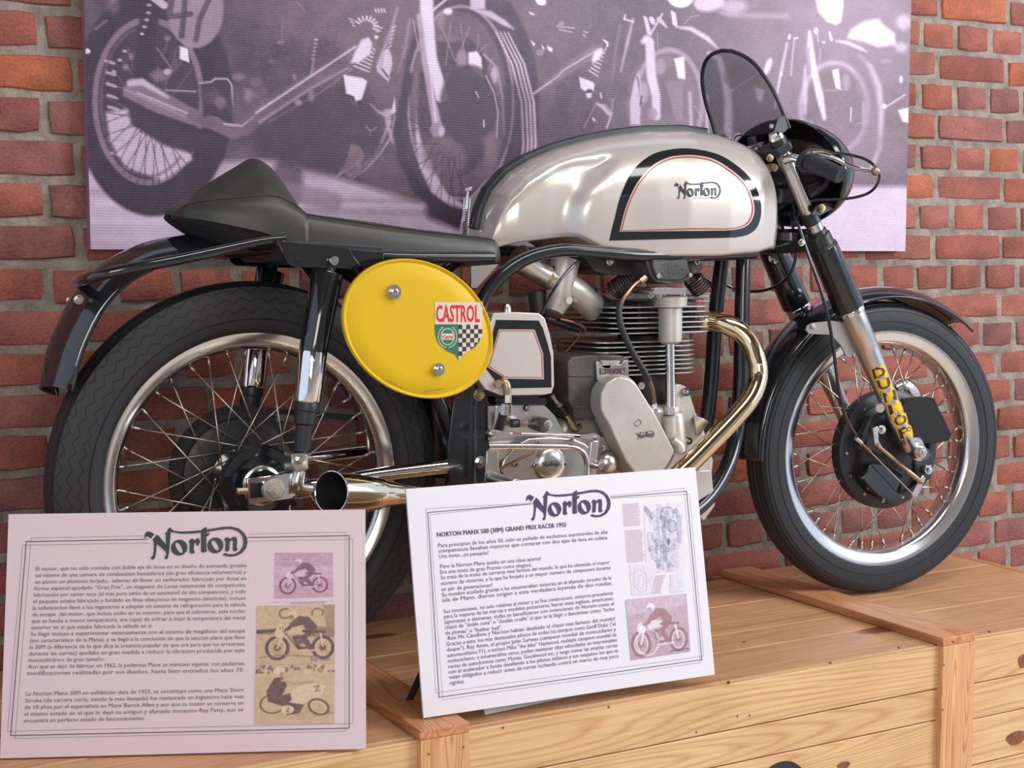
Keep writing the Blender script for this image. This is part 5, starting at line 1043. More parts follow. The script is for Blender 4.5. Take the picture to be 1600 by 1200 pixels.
# ---------------- yellow number plate
def number_plate():
    dy = -.205; E = lambda a, k: W(652.5+k*(117*math.cos(a)+10*math.sin(a)), 513.5+k*(10*math.cos(a)+109*math.sin(a)), dy)
    G = []; N_ = 96; prof = [(0, -.0012), (.35, -.0012), (.7, -.0010), (.93, -.0005), (.945, .0008), (.955, .0005), (.965, -.0015), (.985, -.0025), (1.0, -.001), (1.0, .007), (.985, .006), (.96, .003), (.5, .002)]
    for i in range(N_): a = 2*math.pi*i/N_; G.append([E(a, k)+BN*h for k, h in prof])
    o = build('number_plate', MB().grid(G, close_u=True), M['yellow'], BK, smooth=50)
    for x, y, w_ in ((616, 456, 23), (685.5, 577, 20)):
        mb = MB(); cyl(mb, x, y, dy-.004, w_, .0018); ws = build('washer', mb, M['rim'], o)
        mb = MB(); r = px2m(x, y, dy, w_*.24); cyl(mb, x+1, y, dy-.006, w_*.5, .006); mb.hexa(W(x+1, y, dy-.01), AX, r, .003); build('nut', mb, M['steel'], ws)
    Z = lambda x, y: (660+x/7.5, 440+y/7.5); F = lambda x, y, d=-.0046: W(*Z(x, y), dy+d+.0028)
    hf = [(145, 240), (708, 240), (705, 500), (700, 600), (680, 680), (640, 740), (580, 790), (500, 835), (455, 870), (430, 930), (405, 870), (370, 845), (290, 810), (220, 755), (175, 690), (150, 600)]
    b = build('oil_company_decal', MB().poly2([hf], lambda x, y: F(x, y)), M['cream'], o, smooth=0, fix=False)
    gr = [(150, 500), (425, 500), (425, 915), (400, 868), (370, 845), (290, 810), (220, 755), (175, 690), (150, 600)]
    build('decal_green_field', MB().poly2([gr], lambda x, y: F(x, y, -.005)), M['green'], o, smooth=0, fix=False)
    def inside(x, y):
        c = False
        for (a, b_) in zip(hf, hf[1:]+hf[:1]):
            if (a[1] > y) != (b_[1] > y) and x < (b_[0]-a[0])*(y-a[1])/(b_[1]-a[1])+a[0]: c = not c
        return c
    mb = MB()
    for i in range(6):
        for j in range(8):
            if (i+j) % 2: continue
            x, y = 422+i*46.5, 505+j*52; sub = 4
            for p in range(sub):
                for q in range(sub):
                    a, c = x+p*46.5/sub, y+q*52/sub
                    if inside(a+46.5/sub/2, c+52/sub/2): mb.add([F(a, c, -.005), F(a+46.5/sub, c, -.005), F(a+46.5/sub, c+52/sub, -.005), F(a, c+52/sub, -.005)], [(0, 1, 2, 3)])
    build('decal_chequers', mb, M['decaldark'], o, smooth=0, fix=False)
    co, fs = text2d('CASTROL', 1, .022); x0, x1 = co[:, 0].min(), co[:, 0].max(); y0, y1 = co[:, 1].min(), co[:, 1].max()
    build('decal_lettering', MB().add([F(160+(x-x0)/(x1-x0)*512, 478-(y-y0)/(y1-y0)*205, -.005) for x, y in co], fs), M['castred'], o, smooth=0, fix=False)
    mb = MB(); el = lambda cx, cy, rx, ry, n=28, rv=False: [(cx+rx*math.cos(t), cy+ry*math.sin(t)) for t in np.linspace(0, 2*math.pi*(-1 if rv else 1), n, endpoint=False)]
    mb.poly2([el(295, 645, 82, 100), el(295, 645, 72, 90, rv=True)], lambda x, y: F(x, y, -.0054))
    for k in range(11):
        for sg in (-1, 1):
            a = math.radians(90+sg*(12+k*13)); cx, cy = 295+100*math.cos(a), 645+120*math.sin(a)
            for r2 in (-1, 1):
                b_ = a+sg*.5+r2*.6; mb.poly2([[(cx, cy), (cx+12*math.cos(b_)-5*math.sin(b_), cy+12*math.sin(b_)+5*math.cos(b_)), (cx+24*math.cos(b_), cy+24*math.sin(b_)), (cx+12*math.cos(b_)+5*math.sin(b_), cy+12*math.sin(b_)-5*math.cos(b_))]], lambda x, y: F(x, y, -.0054))
    mb.poly2([[(232, 608), (375, 608), (375, 682), (232, 682)]], lambda x, y: F(x, y, -.0058)); build('decal_wreath', mb, M['cream'], o, smooth=0, fix=False)
    co, fs = text2d('Castrol', 1, .02); x0, x1 = co[:, 0].min(), co[:, 0].max()
    mb = MB().add([F(240+(x-x0)/(x1-x0)*118+(y*12), 668-y*60, -.0062) for x, y in co], fs); build('decal_small_lettering', mb, M['castred'], o, smooth=0, fix=False)
    for s, p, q, h in (('Castrol Ltd', (602, 594), (628, 607), 4), ('Made in England', (663, 613), (694, 608), 3.4)):
        co, fs = text2d(s, 1, 0); x0, x1 = co[:, 0].min(), co[:, 0].max(); t = np.array(q)-np.array(p); L = np.hypot(*t); n = np.array([t[1], -t[0]])/L
        build('small_lettering', MB().add([W(*(np.array(p)+t*(x-x0)/(x1-x0)+n*y*h), dy-.0050) for x, y in co], fs), M['cardtext'], o, smooth=0, fix=False)
    for x, y in ((616, 456), (685, 577)): build('standoff', MB().disc(W(x, y, dy+.002), BN, .006, 0, .06, 12), M['satin'], o)
number_plate()
# ---------------- engine, gearbox, oil tank
E5 = lambda x, y: (720+x/3.158, 380+y/3.158)
E6 = lambda x, y: (870+x/6, 540+y/6)
E7 = lambda x, y: (750+x/7.2727, 590+y/7.2727)
E8 = lambda x, y: (820+x/5.161, 390+y/5.161)
def rrect(x0, x1, y0, y1, r, n=5):
    out = []
    for cx, cy, a in ((x1-r, y1-r, 0), (x0+r, y1-r, 90), (x0+r, y0+r, 180), (x1-r, y0+r, 270)):
        for k in range(n+1): t = math.radians(a+90*k/n); out.append((cx+r*math.cos(t), cy+r*math.sin(t)))
    return out
def fins(name, ys, xl, xr, ypx, dy, parent_name, wy):
    root = None; o0 = None
    for i, y in enumerate(ys):
        a = W(xl, y, -dy); b = W(xr, y, -dy); z = b[2]; mb = MB()
        P = [np.array([x, YB+YS*(x-XB)+v, z]) for x, v in rrect(a[0], b[0], -dy, wy, .035)]
        P2 = [p+ZU*.0024 for p in P]; mb.prism(P, ZU*.0022); yield mb
def engine():
    # barrel and head
    c = W(1062, 560, 0); cx = float(W(1020, 520, -.02)[0]); zt = W(1100, 470, -.1)[2]; zb = W(1080, 640, -.1)[2]; C = np.array([cx, YB+YS*(cx-XB), 0])
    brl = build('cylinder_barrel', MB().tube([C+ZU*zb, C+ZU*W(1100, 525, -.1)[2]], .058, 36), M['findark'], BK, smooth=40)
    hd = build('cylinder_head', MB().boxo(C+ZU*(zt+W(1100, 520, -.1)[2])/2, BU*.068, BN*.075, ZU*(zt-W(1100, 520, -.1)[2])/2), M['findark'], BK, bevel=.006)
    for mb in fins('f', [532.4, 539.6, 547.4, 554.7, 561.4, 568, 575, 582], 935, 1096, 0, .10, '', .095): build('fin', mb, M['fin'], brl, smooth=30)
    for mb in fins('f', [479, 487, 494.8, 502.8, 510.6, 518.2], 958, 1119, 0, .112, '', .105): build('fin', mb, M['fin'], hd, smooth=30)
    for mb in fins('f', [463, 470.5], 1085, 1121, 0, .02, '', .10): build('fin', mb, M['fin'], hd, smooth=30)
    # cam boxes
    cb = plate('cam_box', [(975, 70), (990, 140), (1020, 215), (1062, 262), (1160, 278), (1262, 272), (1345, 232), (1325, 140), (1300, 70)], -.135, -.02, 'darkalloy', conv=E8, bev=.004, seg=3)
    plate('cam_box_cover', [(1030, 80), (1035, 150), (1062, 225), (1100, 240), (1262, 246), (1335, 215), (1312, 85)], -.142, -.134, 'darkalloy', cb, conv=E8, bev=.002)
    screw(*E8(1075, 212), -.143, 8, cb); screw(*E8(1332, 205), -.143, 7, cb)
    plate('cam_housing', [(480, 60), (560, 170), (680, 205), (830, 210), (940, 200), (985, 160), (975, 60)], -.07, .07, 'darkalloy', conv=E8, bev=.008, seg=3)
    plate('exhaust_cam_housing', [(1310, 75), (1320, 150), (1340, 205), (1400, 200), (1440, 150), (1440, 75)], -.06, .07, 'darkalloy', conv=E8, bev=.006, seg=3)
    bolt('bolt', *E8(1392, 92), -.07, 9, .008, 'rim'); bolt('bolt', *E8(684, 95), -.075, 10, .008, 'rim')
    for nm, (xa, ya), (xb, yb), n_, r in (('valve_spring', (720, 330), (850, 240), 7, 46), ('valve_spring', (1350, 230), (1425, 330), 6, 60)):
        A, B_ = W(*E8(xa, ya), -.05), W(*E8(xb, yb), -.05); d = (B_-A); L = np.linalg.norm(d); d /= L; u = np.cross(d, BN); sp = []
        for i in range(n_*14): a = i/14*2*math.pi; sp.append(A+d*L*i/(n_*14)+(u*math.cos(a)+BN*math.sin(a))*.018)
        build(nm, MB().tube(sp, .0021, 6), M['spring'], BK)
    # bevel drive tower
    tw = tube('bevel_tower', [(*E8(1172, 462), -.125, 52), (*E8(1172, 380), -.125, 54)], 'alloy', spl=0, n=32)
    plate('tower_flange', rrect(1045, 1300, 308, 362, 12), -.165, -.09, 'rim', tw, conv=E8, bev=.001)
    for x in (1015, 1082, 1272): bolt('nut', *E8(x, 372), -.15, 7, .006, 'rim', tw)
    tube('tower_sleeve', [(*E8(1172, 470), -.125, 38), (*E8(1172, 740), -.125, 37), (*E8(1172, 760), -.125, 26)], 'alloy', tw, spl=0, n=32)
    tube('tower_tube', [(*E8(1168, 740), -.125, 15.5), (*E6(1066, 575), -.125, 16)], 'chrome', tw, spl=0, n=24)
    tube('tower_nut', [(*E6(1076, 572), -.125, 22), (*E6(1078, 642), -.125, 22)], 'alloyp', tw, spl=0, n=6)
    tube('bevel_housing', [(*E6(1080, 640), -.125, 33), (*E6(1085, 660), -.125, 36), (*E6(1100, 900), -.125, 37), (*E6(1105, 1010), -.125, 38)], 'alloy', spl=0, n=32)
    # crankcase
    plate('crankcase', [(925, 640), (1075, 632), (1100, 660), (1118, 720), (1112, 790), (1050, 850), (960, 852), (880, 800), (870, 700), (880, 660)], -.085, .10, 'alloy', bev=.012, seg=3)
    lg = plate('crankcase_lug', [(1110, 368), (1160, 362), (1215, 385), (1250, 450), (1285, 560), (1310, 640), (1430, 712), (1320, 870), (1255, 920), (1190, 1010), (1110, 1010)], -.105, -.080, 'alloy', conv=E6, bev=.003)
    for x, y, w_ in ((1205, 432, 13), (1312, 692, 14), (1225, 892, 11)):
        mb = MB(); cyl(mb, *E6(x, y), -.106, w_, .008); q = build('stud_boss', mb, M['findark'], lg); bolt('nut', *E6(x+2, y+2), -.112, w_*.55, .006, 'rim', q)
    tube('oil_banjo', [(*E6(1075, 870), -.15, 10), (*E6(1140, 935), -.15, 19), (*E6(1150, 990), -.15, 20)], 'alloy')
    plate('engine_mounting', [(1290, 650), (1430, 712), (1345, 840), (1310, 850)], -.13, -.126, 'alloyp', conv=E6, bev=.0006)
    plate('engine_mounting', [(1085, 735), (1112, 733), (1118, 790), (1100, 815), (1070, 790)], -.10, -.06, 'alloy', bev=.003)
    # magneto
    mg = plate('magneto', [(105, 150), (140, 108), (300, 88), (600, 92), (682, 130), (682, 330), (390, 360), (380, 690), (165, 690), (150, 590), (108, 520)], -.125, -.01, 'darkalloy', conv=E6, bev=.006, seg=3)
    plate('magneto_end_plate', [(372, 150), (405, 150), (415, 178), (600, 178), (628, 140), (668, 138), (674, 300), (560, 300), (400, 330), (376, 320)], -.130, -.122, 'alloyp', mg, conv=E6, bev=.001)
    plate('magneto_cap', [(410, 140), (600, 140), (590, 176), (430, 178)], -.128, -.10, 'alloy', mg, conv=E6, bev=.002)
    pl = plate('maker_plate', [(412, 212), (640, 208), (638, 272), (414, 277)], -.1315, -.1295, 'lucas', mg, conv=E6, bev=.0003)
    co, fs = text2d('LUCAS', 1, 0); x0, x1 = co[:, 0].min(), co[:, 0].max()
    build('plate_lettering', MB().add([W(*E6(462+(x-x0)/(x1-x0)*125, 266-y*58), -.1320) for x, y in co], fs), M['rim'], pl, smooth=0, fix=False)
    build('plate_border', MB().poly2([[(412, 212), (640, 208), (638, 272), (414, 277)], [(420, 270), (631, 266), (633, 215), (419, 219)]], lambda x, y: W(*E6(x, y), -.1320)), M['rim'], pl, smooth=0, fix=False)
    for x in (432, 615): build('plate_emblem', MB().poly2([[(x+16*math.cos(a), 242+20*math.sin(a)) for a in np.linspace(0, 6.283, 14, endpoint=False)]], lambda a, b: W(*E6(a, b), -.1320)), M['rim'], pl, smooth=0, fix=False)
    for pts in ([(110, 285), (370, 288)], [(165, 580), (330, 575)]): tube('casting_rib', [(*E6(*p), -.1255, 2.5) for p in pts], 'darkalloy', mg, spl=0, n=6)
    # slanting timing cover
    out = [(415, 600), (412, 520), (425, 430), (470, 350), (540, 303), (615, 290), (690, 312), (750, 362), (800, 440), (865, 545), (935, 660), (1000, 780), (1050, 880), (1105, 985), (1075, 1060), (1020, 1150), (960, 1215), (800, 1225), (720, 1190), (655, 1100), (590, 970), (535, 850), (490, 740), (440, 665)]
    tc = plate('timing_cover', out, -.165, -.125, 'alloy', conv=E6, bev=.006, seg=4)
    cxy = np.mean(out, 0); plate('timing_cover_flange', [tuple(cxy+(np.array(p)-cxy)*1.07+np.array([-14, 6])) for p in out], -.135, -.100, 'alloy', tc, conv=E6, bev=.003)
    for x, y, w_ in ((458, 660, 10), (788, 375, 9), (1080, 870, 8), (757, 1152, 10)):
        mb = MB(); cyl(mb, *E6(x, y), -.152, w_*1.25, .004); build('screw_boss', mb, M['alloy'], tc); screw(*E6(x, y), -.158, w_, tc)
    f = norton_px(*E6(745, 882), *E6(915, 862), 11.5); build('cast_wordmark', norton(MB(), lambda u, v: W(*f(u, v), -.1660)), M['darkalloy'], tc, smooth=0, fix=False)
    dm = [(726, 722), (772, 688), (795, 712), (790, 738), (748, 762), (730, 742)]; dc = np.mean(dm, 0)
    build('foundry_mark', MB().poly2([dm, [tuple(dc+(np.array(p)-dc)*.84) for p in dm[::-1]]], lambda x, y: W(*E6(x, y), -.1660)), M['darkalloy'], tc, smooth=0, fix=False)
    # inlet side: carburettor
    ca = tube('carburettor', [(*E8(560, 470), -.03, 46), (*E8(400, 335), -.05, 44), (*E8(330, 290), -.05, 44)], 'alloy', spl=0, n=28)
    tube('inlet_stub', [(*E8(740, 540), -.02, 42), (*E8(560, 455), -.035, 44)], 'darkalloy', ca, spl=0, n=28)
    tube('carburettor_clamp', [(*E8(500, 400), -.035, 48), (*E8(480, 385), -.035, 48)], 'alloyp', ca, spl=0, n=28)
    tube('mixing_chamber', [(*E8(330, 70), -.05, 46), (*E8(300, 200), -.05, 46), (*E8(275, 400), -.05, 42), (*E8(235, 500), -.05, 30)], 'alloy', ca, spl=0, n=28)
    tube('bell_mouth', [(*E8(230, 240), -.05, 38), (*E8(160, 205), -.05, 36), (*E8(60, 150), -.055, 38), (*E8(-60, 60), -.06, 44)], 'alloyp', ca, spl=2, n=28)
    tube('bell_clamp', [(*E8(190, 215), -.05, 40), (*E8(178, 208), -.05, 40)], 'brass', ca, spl=0, n=28)
    tube('float_bowl', [(*E8(110, 330), .0, 34), (*E8(130, 510), .0, 34)], 'darkalloy', ca, spl=0, n=24)
    mb = MB(); cyl(mb, *E8(350, 410), -.09, 12, .004); build('chamber_cap', mb, M['alloy'], ca); screw(*E8(406, 408), -.085, 8, ca)
    tube('fuel_pipe', [(*E8(280, 560), -.03, 6), (*E8(400, 590), -.03, 7), (*E8(470, 620), -.03, 7), (*E8(490, 650), -.03, 5)], 'copper', ca)
    tube('fuel_hose', [(*E8(150, 545), -.02, 12), (*E8(300, 600), -.02, 12), (*E8(440, 645), -.02, 11)], 'satin', ca)
    tube('control_link', [(*E8(480, 660), -.02, 4), (*E8(315, 845), -.02, 4)], 'copper', ca)
    # oil feed hose in front of the fins
    ho = tube('oil_hose', [(*E8(772, 435), -.15, 10), (*E8(758, 500), -.155, 10.5), (*E8(775, 610), -.16, 10.5), (*E8(820, 730), -.16, 11), (*E8(880, 850), -.16, 11), (*E8(950, 960), -.16, 11), (*E6(840, 285), -.16, 11), (*E6(870, 330), -.16, 9)], 'rubber')
    tube('hose_pipe', [(*E8(955, 235), -.13, 8), (*E8(890, 275), -.14, 7), (*E8(830, 345), -.148, 7), (*E8(790, 400), -.15, 8), (*E8(775, 440), -.15, 9)], 'copper', ho)
    tube('hose_union', [(*E8(925, 262), -.135, 11), (*E8(968, 228), -.13, 11)], 'brass', ho, spl=0, n=6)
    tube('hose_pipe', [(*E6(862, 320), -.16, 7), (*E6(895, 400), -.16, 6), (*E6(912, 480), -.15, 6), (*E6(915, 545), -.145, 6)], 'copper', ho)
    tube('hose_union', [(*E6(918, 540), -.145, 7), (*E6(920, 592), -.145, 7)], 'rim', ho, spl=0, n=6)
    tube('union_nut', [(*E6(925, 600), -.14, 7), (*E6(940, 680), -.14, 8)], 'steel', ho, spl=0, n=6)
    tube('throttle_cable', [(*E8(470, 70), -.12, 4.6), (*E8(400, 120), -.14, 4.6), (*E8(290, 240), -.15, 4.6), (*E8(190, 400), -.155, 4.6), (*E8(90, 600), -.16, 4.6), (*E5(320, 440), -.16, 4.6), (*E5(280, 560), -.16, 4.6), (*E5(255, 680), -.15, 4.6)], 'black')
    # exhaust
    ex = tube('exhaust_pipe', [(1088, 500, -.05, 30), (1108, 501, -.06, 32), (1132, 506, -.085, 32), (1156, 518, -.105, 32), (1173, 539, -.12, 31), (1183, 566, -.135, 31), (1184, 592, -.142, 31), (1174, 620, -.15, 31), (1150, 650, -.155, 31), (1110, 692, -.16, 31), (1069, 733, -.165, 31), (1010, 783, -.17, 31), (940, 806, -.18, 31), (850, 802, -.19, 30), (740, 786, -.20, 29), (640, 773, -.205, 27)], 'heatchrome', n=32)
    # megaphone silencer with open end
    pts = [(652, 774, -.205, 24), (625, 772.5, -.212, 32), (598, 771.5, -.219, 44), (592, 771.5, -.221, 50), (565, 771, -.229, 58), (550, 770, -.233, 62), (518, 769, -.243, 66)]
    P, r = path(pts, 0); dd = (P[-1]-P[0])/np.linalg.norm(P[-1]-P[0]); s1 = np.cross(dd, ZU); s1 /= np.linalg.norm(s1); s1 = s1 if s1@BN < 0 else -s1; u1 = np.cross(s1, dd)
    def rings(rs, cut):   # the open end is cut slantwise, its near side shorter
        return [[c+s1*q*math.cos(a)+u1*q*math.sin(a)-dd*(k*q*math.cos(a)) for a in np.linspace(0, 2*math.pi, 48, endpoint=False)] for c, q, k in zip(P, rs, cut)]
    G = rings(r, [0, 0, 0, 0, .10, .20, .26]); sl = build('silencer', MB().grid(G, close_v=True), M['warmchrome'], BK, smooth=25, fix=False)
    G2 = rings(r*.95, [0, 0, 0, 0, .10, .20, .26]); build('silencer_bore', MB().grid(G2, close_v=True), M['inner'], sl, smooth=60, fix=False)
    cap = MB(); cap.v = [tuple(p) for p in G2[1]]; cap.f = [tuple(range(48))]; build('silencer_baffle', cap, M['inner'], sl, smooth=0, fix=False)
    build('silencer_rim', MB().tube(G[-1], .0014, 8, closed=True), M['chrome'], sl)
    # oil tank
    ot_out = [(60, 640), (80, 560), (130, 450), (160, 345), (270, 340), (385, 345), (415, 370), (440, 450), (458, 540), (462, 700), (450, 740), (400, 750), (200, 752), (120, 720)]
    ot = plate('oil_tank', ot_out, -.165, -.06, 'silver', conv=E5, bev=.008, seg=4)
    def flat(name, loops, mat, d, par=ot): return build(name, MB().poly2(loops, lambda x, y: W(*E5(x, y), -.165-d)), M[mat], par, smooth=0, fix=False)
    bo = [(110, 600), (150, 470), (175, 378), (300, 380), (385, 382), (405, 420), (430, 500), (445, 560), (448, 712), (250, 716), (180, 690)]
    bi = [(220, 668), (412, 672), (408, 545), (385, 480), (365, 425), (188, 425), (160, 520), (132, 612)]
    flat('tank_band', [bo, bi], 'inktank', .0006); rl = [(218, 662), (406, 665), (402, 548), (380, 484), (360, 431), (192, 431), (166, 520), (139, 608)]
    cc = np.mean(rl, 0); flat('pinstripe', [rl, [tuple(cc+(np.array(p)-cc)*.975) for p in rl[::-1]]], 'red', .0008)
    fc = tube('oil_filler', [(*E5(225, 340), -.11, 17), (*E5(225, 312), -.11, 15), (*E5(225, 300), -.11, 9)], 'alloyp', ot, spl=0, n=16)
    plate('battery_tray', [(170, 760), (425, 765), (425, 800), (170, 800)], -.12, -.04, 'blackframe', conv=E5, bev=.002)
    # gearbox and plate
    gb = plate('gearbox_plate', [(88, 320), (360, 300), (690, 292), (750, 330), (800, 380), (860, 440), (900, 520), (950, 600), (960, 720), (90, 720)], -.115, -.095, 'alloyp', conv=E7, bev=.002)
    for x, y in ((165, 362), (540, 346)): mb = MB(); cyl(mb, *E7(x-8, y-2), -.116, 10, .003); build('washer', mb, M['findark'], gb); bolt('nut', *E7(x+4, y), -.119, 6.5, .006, 'rim', gb)
    tube('adjuster_body', [(*E7(355, 520), -.13, 14), (*E7(430, 515), -.13, 14)], 'darkalloy', gb, spl=0, n=16); tube('adjuster_nut', [(*E7(440, 522), -.135, 13), (*E7(530, 525), -.135, 13)], 'rim', gb, spl=0, n=6)
    tube('adjuster_rod', [(*E7(530, 530), -.13, 8), (*E7(640, 535), -.13, 10)], 'darkalloy', gb, spl=0)
    mb = MB(); cyl(mb, *E7(680, 530), -.12, 24, .016); build('boss', mb, M['darkalloy'], gb); bolt('bolt', *E7(775, 535), -.15, 11, .008, 'alloy', gb)
    el = lambda cx, cy, rx, ry, n=36, a0=0, a1=360: [(cx+rx*math.cos(math.radians(a0+(a1-a0)*i/n)), cy+ry*math.sin(math.radians(a0+(a1-a0)*i/n))) for i in range(n)]
    plate('gearbox', [(760, 690), (880, 676), (960, 684), (965, 760), (940, 800), (800, 810), (760, 780)], -.12, .05, 'alloy', bev=.008, seg=3)
    gc = plate('gearbox_cover', [(235, 1050), (270, 930), (360, 830), (430, 760), (560, 690), (800, 672), (1060, 690), (1200, 750), (1270, 820), (1260, 1020), (1200, 1180), (960, 1290), (560, 1290), (300, 1200)], -.150, -.115, 'alloyp', conv=E7, bev=.010, seg=4)
    mb = MB(); C = W(*E7(790, 985), -.150); R_ = px2m(*E7(790, 985), -.15, 56)/2
    mb.lathe(C, AX, [(0, .012), (R_*.4, .0115), (R_*.75, .009), (R_*.95, .004), (R_, -.001)], 44); ci = build('inspection_cap', mb, M['alloyp'], gc, smooth=60)
    f = norton_px(*E7(697, 1025), *E7(905, 1015), 10); build('cast_wordmark', norton(MB(), lambda u, v: W(*f(u, v), -.1628)), M['darkalloy'], ci, smooth=0, fix=False)
    for x, y, w_ in ((412, 990, 9), (630, 1000, 8), (962, 985, 8), (658, 735, 7), (1035, 706, 7), (1392, 800, 8)):
        mb = MB(); cyl(mb, *E7(x, y), -.153, w_, .004); q = build('screw_boss', mb, M['steel'], gc); mb = MB(); cyl(mb, *E7(x, y), -.1575, w_*.45, .0006, 6); build('screw_socket', mb, M['inner'], q)
    mb = MB(); C = W(*E7(1400, 960), -.125); R_ = px2m(*E7(1400, 960), -.125, 42)/2; mb.lathe(C, AX, [(0, .03), (R_*.5, .028), (R_*.8, .020), (R_*.97, .006), (R_, -.02)], 40); build('clutch_dome', mb, M['alloyp'], BK, smooth=60)
    # gear linkage and rear-set controls
    lv = tube('gear_lever', [(*E7(95, 783), -.20, 9.5), (*E7(280, 780), -.20, 9), (*E7(700, 782), -.20, 9), (*E7(1000, 785), -.20, 9), (*E7(1110, 808), -.20, 9), (*E7(1180, 870), -.20, 9), (*E7(1212, 970), -.20, 9), (*E7(1205, 1120), -.20, 9), (*E7(1195, 1250), -.20, 9)], 'chrome', n=18)
    plate('rear_set_bracket', [(78, 830), (208, 830), (218, 1000), (240, 1180), (55, 1180)], -.188, -.182, 'alloyp', conv=E7, bev=.0012)
    plate('rear_set_bracket', [(92, 320), (200, 320), (140, 620), (205, 690), (200, 715), (95, 715)], -.150, -.144, 'alloyp', conv=E7, bev=.0012)
    lk = tube('link_rod', [(*E7(330, 640), -.195, 5), (*E7(1150, 660), -.195, 5)], 'chrome', spl=0)
    tube('rod_end', [(*E7(370, 630), -.195, 5.5), (*E7(465, 640), -.195, 5.5)], 'copper', lk, spl=0, n=6); tube('rod_end', [(*E7(1070, 663), -.195, 5.5), (*E7(1120, 665), -.195, 5.5)], 'inner', lk, spl=0, n=6)
    a = plate('rod_fork', [(95, 640), (120, 600), (165, 590), (250, 610), (345, 612), (345, 670), (250, 685), (130, 690)], -.202, -.188, 'alloyp', lk, conv=E7, bev=.0012)
    b = plate('rod_fork', [(1150, 650), (1290, 630), (1345, 650), (1362, 690), (1330, 716), (1240, 715), (1150, 690)], -.202, -.188, 'alloyp', lk, conv=E7, bev=.0012)
    bolt('pivot_bolt', *E7(155, 645), -.204, 8, .003, 'steel', lk, False); bolt('pivot_bolt', *E7(1330, 682), -.204, 7, .003, 'steel', lk, False)
    plate('link_arm', [(1262, 716), (1352, 716), (1335, 900), (1318, 1150), (1235, 1150), (1245, 900)], -.192, -.184, 'alloyp', conv=E7, bev=.0015)
    mb = MB(); cyl(mb, *E7(1292, 985), -.192, 14, .012); mb.disc(W(*E7(1335, 1000), -.20), AX, px2m(*E7(1335, 1000), -.2, 10)/2, 0, .012, 16); build('link_pivot', mb, M['steel'], BK)
    tube('brake_rod', [(*E7(215, 1045), -.18, 5), (*E7(610, 845), -.18, 5)], 'copper', spl=0)
    mb = MB(); C = W(*E7(140, 1150), -.19); mb.disc(C, AX, .012, 0, .09, 24); build('footrest', mb, M['alloyp'], BK)
    # oil unions beside the oil tank
    un = tube('oil_union', [(*E7(215, 65), -.16, 14), (*E7(265, 50), -.165, 14), (*E7(305, 95), -.17, 13), (*E7(312, 180), -.17, 13)], 'brass')
    tube('union_nut', [(*E7(310, 195), -.17, 14), (*E7(308, 285), -.17, 14)], 'alloyp', un, spl=0, n=6); tube('union_nut', [(*E7(285, 300), -.17, 12), (*E7(270, 425), -.17, 12)], 'steel', un, spl=0, n=6)
    tube('hose', [(*E7(262, 415), -.165, 14), (*E7(240, 500), -.16, 15), (*E7(205, 600), -.15, 15)], 'rubber', un, spl=3)
    mb = MB(); cyl(mb, *E7(190, 70), -.166, 13, .008); build('union_flange', mb, M['brass'], un)
    tube('clip', [(*E7(345, 310), -.18, 6), (*E7(345, 430), -.175, 5)], 'steel', un, spl=0, n=6)
    l2 = tube('oil_line', [(*E7(820, 200), -.10, 8), (*E7(870, 270), -.10, 8), (*E7(900, 300), -.10, 9)], 'steel')
    tube('hose', [(*E7(890, 285), -.10, 11), (*E7(950, 370), -.10, 11), (*E7(1000, 440), -.10, 10)], 'rubber', l2, spl=2); tube('hose_clip', [(*E7(895, 290), -.10, 12), (*E7(912, 315), -.10, 12)], 'brass', l2, spl=0); tube('hose_clip', [(*E7(985, 420), -.10, 12), (*E7(1000, 445), -.10, 12)], 'brass', l2, spl=0)
    tube('elbow', [(*E7(1000, 445), -.10, 10), (*E7(1040, 520), -.10, 12), (*E7(1085, 580), -.10, 12), (*E7(1150, 540), -.10, 8)], 'brass', l2)
engine()
